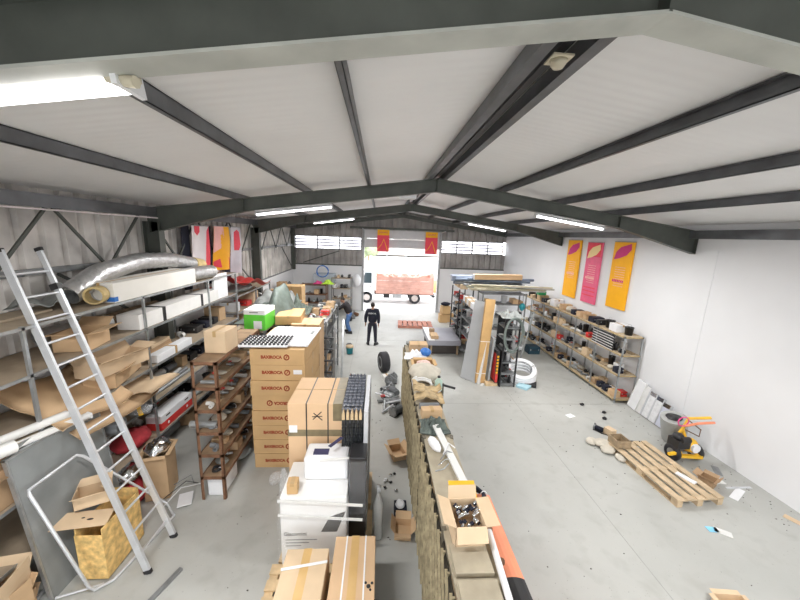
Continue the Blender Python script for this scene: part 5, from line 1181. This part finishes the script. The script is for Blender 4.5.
t = thing('timber_beam', 'thick pale brown boxed beam lying on top of the far tube pile', 'beam', (4.6, 12.6, 2.80), -.02, rot=(0, -.02, -.02)); B(-.9, 1.0, -.12, .12, 0, .2).build('beam_body', CARD, t, bevel=.01); B(-.93, -.9, -.12, .12, 0, .2).build('white_end', WHITEP, t)
for k in range(4): planks(1.3, .5, .05, M('grey_blue_film', (.28, .33, .42), .4, 0, .2), ['lowest grey blue wrapped panel of the far pile', 'second grey blue wrapped panel of the far pile', 'third grey blue wrapped panel of the far pile', 'top grey blue wrapped panel of the far pile'][k], (3.6, 13.3, 2.62 + .06 * k), 1.4 + .06 * k, name='wrapped_board', cat='panel', group='wrapped panels on the far racks')
# leaning white board, wooden plank, radiator strips
def lean(name, label, cat, p0, w_, h_, th, rz, tilt, mat, edge=None, trim=None):
    t = thing(name, label, cat, p0, rot=(0, tilt, rz)); B(0, th, -w_ / 2, w_ / 2, 0, h_).build('board', mat, t, bevel=.004)
    if edge: MB().box(-.003, th + .003, -w_ / 2 - .003, -w_ / 2 + .05, 0, h_).build('edge_strip', edge, t)
    return t
lean('insulation_board', 'large pale grey foil-faced panel standing upright beside the dark open cabinet', 'panel', (2.86, 9.36, .01), .68, 2.5, .05, .72, .2, M('foil_grey_panel', (.50, .515, .53), .4, .2, .05, 2), PVCL)
lean('insulation_board', 'second pale panel sandwiched behind the large grey panel', 'panel', (2.93, 9.43, .01), .68, 2.47, .05, .72, .2, PVCL)
t = thing('wooden_board', 'tall honey brown board standing between the grey panel and the cabinet', 'board', (3.14, 9.22, .01), rot=(-.06, .075, .12)); B(-.15, .15, -.04, .04, 0, 2.6).build('board', M('honey_board', (.55, .34, .14), .6, 0, .15, 3), t, bevel=.004); MB().box(-.152, .152, -.045, .045, 1.3, 1.315).box(-.152, .152, -.045, .045, .3, .315).build('string_tie', WHITEP, t)
lean('narrow_radiator', 'narrow pale radiator standing between the brown board and the cabinet', 'radiator', (3.38, 9.3, .1), .3, 1.35, .06, -.1, .05, GALV)
planks(.5, .35, .09, WOOD, 'small wooden pallet piece under the narrow radiator', (3.45, 9.25, 0), 0, name='wooden_block', cat='block')
t = rack('display_cabinet', 'dark open steel cabinet crammed with fittings and draped with a hose', 3.66, 4.14, (8.95, 9.55), (.08, .42, .78, 1.15, 1.5, 1.85), 2.1, BLACK, GALVD, post=.04, cat='cabinet')
B(0.0, .01, .05, .6, .0, 1.1).build('side_panel', BLACK, t); B(0.02, .46, .585, .6, 0, 2.1).build('back_panel', BLACK, t)
for k, z in enumerate((.08, .42, .78, 1.15, 1.5, 1.85)): clutter(3.7, 4.1, 8.98, 9.5, z, .28, 3, 140 + k, 'the %s shelf of the dark open cabinet' % ORD[k], 'goods in the dark open cabinet', along='x', rows=2, kinds=[5, 6, 8, 9, 12, 14, 20, 23, 10, 3])
t = thing('flame_sign', 'black side box with a glowing red and yellow stripe pattern beside the dark cabinet', 'sign', (3.56, 9.0, .12)); B(-.05, .05, -.02, .4, 0, 1.0).build('box', BLACK, t)
for k in range(6): B(-.03, .03, -.026, -.02, .3 + k * .1, .36 + k * .1).build('yellow_mark', BYEL, t)
B(-.052, -.046, 0, .38, .05, .9).build('red_side', RED, t); B(-.04, .04, -.024, -.02, .02, .28).build('red_front', RED, t)
t = thing('hose_loop', 'grey corrugated hose draped as a tall loop over the front of the dark cabinet', 'hose', (3.9, 8.9, 1.1))
MB().tube([(.25 * cos(a) * (1 + .05 * sin(3 * a)), -.02 - .03 * abs(cos(a)), .48 * sin(a) + .55) for a in [2 * pi * k / 36 for k in range(36)]], .028, 8, closed=True).build('hose', M('dark_green_hose', (.15, .18, .165), .5, 0, .1), t)
MB().tube([(.29 * cos(a), -.08, .52 * sin(a) + .56) for a in [2 * pi * k / 36 for k in range(30)]], .022, 8).build('inner_hose', M('dark_green_hose', (1, 1, 1)), t)
heap('grey tangled hose and sheeting piled on top of the dark cabinet', 3.92, 9.3, 2.12, .32, .35, .3, TARPG, 44, 'hose_tangle', 'hose', fold=.25)
for k in range(5): carton(.3, .3, .2, [WHITEP, CARD2, PVCL, CARD, WHITEP][k], True, ['white box behind the cabinet top', 'tan box behind the cabinet top', 'pale box behind the cabinet top', 'brown box behind the cabinet top', 'second white box behind the cabinet top'][k], 'box', (3.3 + .02 * k, 10.75 + .33 * k, 2.0), 0)
rack('storage_rack', 'middle right steel rack behind the grey panel', 3.2, 3.62, (10.5, 12.3), (.3, .8, 1.4, 1.98), 2.0, GALVD, GALVD)
for k, z in enumerate((.3, .8, 1.4)): clutter(3.24, 3.58, 10.55, 12.25, z, .4, 6, 150 + k, 'the %s shelf of the middle right steel rack' % ORD[k], 'goods on the middle right steel rack')
# white rings (coiled pipe), blue-white foam
for k in range(4):
    t = thing('pipe_coil', ['white pipe coil lying lowest beside the dark cabinet', 'white pipe coil second from the floor beside the dark cabinet', 'white pipe coil third from the floor beside the dark cabinet', 'topmost white pipe coil leaning beside the dark cabinet'][k], 'pipe coil', (4.56, 9.5, .10 + .085 * k), group='white pipe coils', rot=(.25 + .05 * k, -.15, 0))
    MB().tube([(.42 * cos(a), .42 * sin(a), 0) for a in [2 * pi * j / 32 for j in range(32)]], .045, 8, closed=True).tube([(.35 * cos(a), .35 * sin(a), .01) for a in [2 * pi * j / 32 for j in range(32)]], .035, 8, closed=True).build('coil', WHITEP, t); MB().tube([(.385 + .08 * cos(a), 0, .075 * sin(a)) for a in [2 * pi * j / 10 for j in range(10)]], .006, 5, closed=True).build('tie', BLACK, t)
for k, (x, y, q) in enumerate(((4.42, 8.95, .75), (4.5, 9.25, .3), (4.7, 9.1, 1.1))):
    planks(.34, .34, .07, LBLUE if k != 2 else BLACK, ['pale blue foam block on the floor in front of the white coils', 'pale blue foam block under the edge of the white coils', 'black foam block beside the pale blue ones'][k], (x, y, .0 + .002), q, name='foam_block', cat='foam block')
# pole with teal thing
tag(MB().tube([(0, 0, 0), (.25, .1, 1.1), (.42, .15, 1.95)], .03, 8).build('leaning_hose', TARPG), 'long grey hose leaning between the cabinet and the wall rack', 'hose').location = (4.95, 10.6, 0)
bag(.22, .2, .3, TEAL, 'teal bag hanging on the end of the far steel rack', (5.5, 12.0, 1.7), seed=33)
# floor items near wall rack
t = toolcase(.45, .4, .3, M('dark_teal', (.02, .06, .09), .5, 0, .1), 'dark teal tool box on the floor in front of the far wall rack', (6.1, 12.0, 0)); bag(.4, .35, .3, WHITEP, 'white sack on the floor beside the dark teal tool box', (5.65, 12.25, 0), seed=35)
# ================================================================== RIGHT WALL RACK
RY = (8.0, 9.1, 10.2, 11.3, 12.4, 13.5, 14.4)
t = rack('storage_rack', 'long light steel rack with pale board shelves under the banners on the white wall', 6.58, 7.12, RY, (.12, .82, 1.4, 1.92), 1.94, GALV, M('pale_shelf_board', (.50, .40, .27), .8, 0, .15, 4), edge=M('ochre_edge', (.45, .34, .18), .7, 0, .2, 6), post=.034)
pe = B(.0, .54, .545 * 0 + 6.38, 6.4, .1, 1.9)
for k, (z, n, rows, hm) in enumerate(((.12, 22, 2, .45), (.82, 22, 2, .36), (1.4, 22, 2, .34))):
    clutter(6.62, 7.08, 8.08, 14.3, z, hm, n, 170 + k, 'the %s shelf of the white wall rack' % ['bottom', 'second', 'third'][k], 'goods on the white wall rack', rows=rows, bays=6)
clutter(6.62, 7.08, 8.1, 14.3, 1.92, .26, 18, 180, 'the top of the white wall rack', 'goods on top of the white wall rack', bays=6, kinds=[0, 1, 2, 3, 4, 15, 17, 18, 19, 16])
t = toolcase(.24, .3, .16, GREEN if False else M('leaf_green', (.03, .35, .12), .5, 0, .05), 'green box on the far part of the white wall rack top', (6.66, 12.9, 1.925 + .26), pi / 2)
# drawers bays: small parts organisers
for j in range(6):
    t = thing('parts_tray', 'dark narrow parts tray, %s of the stack in the near bay of the wall rack' % ORD[j], 'tray', (6.60, 8.85, 1.41 + .075 * j), 0, 'parts trays in the wall rack'); MB().box(-.02, .02, -.45, .45, 0, .05).build('tray', BLACK, t); B(-.03, -.02, -.45, .45, .0, .018).build('lip', PVCL, t)
# ================================================================== RIGHT WALL LEANERS, MIXER, PALLET, FLOOR DEBRIS
for k in range(5):
    t = thing('leaning_radiator', ['tall white panel leaning on the wall nearest the wall rack', 'second pale panel leaning on the white wall', 'third shiny wrapped panel leaning on the white wall', 'fourth shiny wrapped panel leaning on the white wall', 'last bluish wrapped panel leaning on the white wall by the mixer'][k], 'panel', (6.93, 7.74 - .22 * k, 0.005), group='panels leaning on the white wall', rot=(0, .24, -.1 + .04 * k))
    hgt = (.8, .74, .68, .66, .6)[k]
    B(-.05, .0, -.16 if k == 0 else -.1, .16 if k == 0 else .1, 0, hgt).build('panel', [WHITEP, M('pale_foil', (.78, .78, .77), .4, .1, .08), M('bright_foil', (.82, .83, .85), .3, .15, .12, 9), M('bright_foil', (1, 1, 1)), M('bluish_foil', (.68, .71, .82), .3, .15, .05)][k], t, bevel=.012)
    MB().tube([(-.055, -.1 if k else -.16, .02), (-.055, -.1 if k else -.16, hgt)], .012, 6).tube([(-.055, .1 if k else .16, .02), (-.055, .1 if k else .16, hgt)], .012, 6).build('rounded_edge', ALU if k else PVCL, t)
    if k > 1: B(-.06, .01, -.102, .102, hgt - .09, hgt + .004).build('foil_top', CHROME, t)
t = thing('concrete_mixer', 'yellow two-wheeled machine with black tyres and grey drum parked by the white wall', 'machine', (6.42, 5.72, 0), .05)
for s in (-1, 1):
    wh = MB().tube([(s * .26 - .045, 0, .17), (s * .26 - .03, 0, .17), (s * .26 + .03, 0, .17), (s * .26 + .045, 0, .17)], [.14, .17, .17, .14], 20).build('wheel', RUBBER, t)
    MB().tube([(s * .26 - .05, 0, .17), (s * .26 + .05, 0, .17)], .08, 14).build('wheel_hub', GALV, wh)
MB().tube([(-.26, 0, .17), (.26, 0, .17)], .025, 8).build('axle', GALVD, t)
MB().tube([(-.18, -.1, .2), (-.18, .15, .25), (.1, .2, .55), (.14, .16, .82), (.46, .0, .92)], .03, 8).tube([(.18, -.15, .15), (.16, .1, .3), (.1, .2, .55)], .03, 8).bar((-.2, -.12, .16), (.25, -.16, .14), .06).bar((-.46, -.1, .2), (-.18, -.1, .22), .05).build('frame', YELLOW, t)
MB().ball((.08, -.02, .33), (.15, .13, .15), 14, 10).build('guard', YELLOW, t); MB().tube([(.08, -.17, .33), (.08, -.1, .33)], .09, 14).build('fan_cover', WHITEP, t)
MB().box(-.3, -.02, -.12, .12, .3, .48).tube([(-.24, -.1, .5), (-.05, -.1, .5)], .06, 10).ball((-.2, 0, .52), (.1, .1, .08), 10, 6).build('engine', BLACK, t)
MB().tube([(-.05, .05, .72), (.2, .0, .8), (.5, -.05, .84)], .025, 8).build('handle', ORANGE, t)
MB().tube([(-.1 + .12 * cos(a), .05, .82 + .1 * sin(a)) for a in [2 * pi * k / 16 for k in range(16)]], .012, 6, closed=True).build('handwheel', PINK, t)
MB().tube([(.1, .1, .8), (.35, .05, .62), (.28, .0, .5), (.05, .1, .6)], .012, 6).build('hose', RUST, t)
t = thing('drum_hopper', 'grey drum with a dark opening standing behind the yellow machine', 'drum', (6.74, 6.28, 0), rot=(0, -.12, 0))
MB().tube([(0, 0, 0), (0, 0, .1), (-.06, -.03, .64)], [.17, .22, .25], 22).build('drum', M('pale_drum', (.40, .41, .40), .5, .1, .1), t); MB().lathe([(0, 0), (.15, 0), (.15, .012), (0, .012)], 20, T(-.06, -.03, .645, 0)).build('opening', BLACK, t)
# wooden pallet, front on floor
pt = pallet('light wooden pallet lying flat on the open floor by the yellow machine', (5.53, 5.3, 0), .055, .9, 1.6, 5, M('grey_pine', (.56, .43, .28), .75, 0, .2, 6))
t = thing('wooden_crate', 'little wooden crate on the far left corner of the floor pallet', 'crate', (5.2, 5.98, .146), .05)
for k in range(3): MB().box(-.13, .13, -.15, -.135, .005 + k * .055, .05 + k * .055).box(-.13, .13, .135, .15, .005 + k * .055, .05 + k * .055).build('slat_side', WOODD, t)
MB().box(-.145, -.13, -.15, .15, 0, .16).box(.13, .145, -.15, .15, 0, .16).box(-.13, .13, -.15, .15, 0, .012).build('end_board', WOODD, t)
open_carton(.26, .22, .14, CARD3, 'small open brown box at the right edge of the floor pallet', (6.22, 5.0, 0), .5, fl=(.9, .2, .4, .9))
carton(.1, .3, .02, WHITEP, False, 'white sheet lying on the slats of the floor pallet', 'paper', (5.75, 4.98, .147), .4, name='paper_sheet')
for k, (x, y, s) in enumerate(((4.98, 6.15, .3), (4.95, 5.95, .26), (4.78, 6.25, .22), (5.05, 5.7, .2))):
    bag(s * 1.3, s, s * .45, BAG, ['largest pale rubble sack left of the floor pallet', 'second pale rubble sack left of the floor pallet', 'small rubble sack farthest left of the floor pallet', 'flat rubble sack touching the floor pallet corner'][k], (x, y, 0), .4 * k, seed=60 + k)
t = motor(.1, NAVY, 'dark drill-like machine on the floor behind the rubble sacks', (5.25, 6.7, 0), .6)
planks(.2, .16, .16, CARD2, 'small tan block beside the dark machine on the floor', (5.42, 6.55, 0), .3, name='carton_block', cat='block')
tag(MB().tube([(0, 0, .01), (.25, -.2, .012), (.45, -.3, .01), (.7, -.32, .012)], .012, 6).build('floor_cable', BLACK), 'black cable trailing from the dark machine toward the pallet', 'cable').location = (5.25, 6.6, 0)
for k, (x, y, w_, d_, m_, lb) in enumerate(((6.75, 4.9, .5, .05, ALU, 'thin metal strip along the foot of the white wall'), (6.55, 4.75, .45, .12, WHITEP, 'white plastic strip on the floor near the white wall'), (6.8, 5.35, .3, .12, GALVD, 'grey scrap strip on the floor behind the pallet'), (6.5, 5.15, .3, .25, PVCL, 'pale film scrap on the floor beside the pallet'), (6.9, 4.2, .2, .12, CARD2, 'tan scrap on the floor at the wall foot'), (5.45, 4.0, .22, .12, PVCL, 'pale torn paper beside the light blue scrap'), (5.33, 4.05, .16, .1, M('light_blue_plastic', (.25, .62, .85), .5), 'light blue plastic scrap on the open floor'), (4.95, 7.35, .2, .15, PAPER, 'white paper scrap on the floor before the leaning panels'), (3.2, 9.1, .2, .08, PVCL, 'white scrap at the foot of the grey panel'))):
    planks(d_, w_, .008, m_, lb, (x, y, .001), .5 * k, name='floor_scrap', cat='scrap')
rd = random.Random(77)
sp = MB()
for k in range(330):
    x = rd.choice([rd.uniform(1.5, 7.0), rd.uniform(6.3, 7.1), rd.uniform(-2.1, .3)]); y = rd.uniform(2.2, 9.5); s = rd.uniform(.006, .018); sp.ball((x, y, .004), (s, s * .7, .005), 5, 3, .3, k)
tag(sp.build('floor_debris', M('floor_specks', (.14, .13, .12), .9, 0, .5, 30)), 'scattered dark specks and crumbs of debris on the concrete floor', 'debris', kind='stuff')
for k, (x, y) in enumerate(((5.6, 7.9), (5.95, 7.5), (5.75, 7.2))): tag(MB().ball((0, 0, .03), (.06, .045, .035), 8, 6, .2, k).build('rubber_lump', BLACK), ['black lump on the floor nearest the wall rack', 'second black lump on the floor before the panels', 'third black lump on the open floor before the panels'][k], 'scrap').location = (x, y, 0)
open_carton(.34, .22, .12, CARD2, 'tan cardboard box on the floor at the bottom edge right of centre', (4.42, 2.94, 0), -.1, fl=(-.2, .0, .1, -.3), flen=.05)
for k, (x, y, kk) in enumerate(((.5, 9.2, 0), (.28, 8.55, 1), (.16, 8.0, 2), (.5, 7.4, 0), (.3, 9.35, 3), (.12, 8.45, 1))):
    if kk == 0: motor(.17, GALVD, ['wide dull pump body on the floor at the far end of the centre rack', '', '', 'dull pump body on the floor against the centre rack side'][k], (x, y, 0), .8 * k)
    elif kk == 1: elbow(.06, .13, [0, PVC, 0, 0, 0, GALV][k], ['', 'dark pipe elbow in the parts heap by the spare wheel', '', '', '', 'steel pipe elbow in the parts heap by the spare wheel'][k], (x, y, 0), k)
    elif kk == 2: valve(.14, GALV, 'steel gate valve at the near edge of the parts heap by the centre rack', (x, y, 0), .4)
    else: carton(.26, .26, .16, PVCL, True, 'pale box in the parts heap beside the spare wheel', 'box', (x, y, 0), .3)
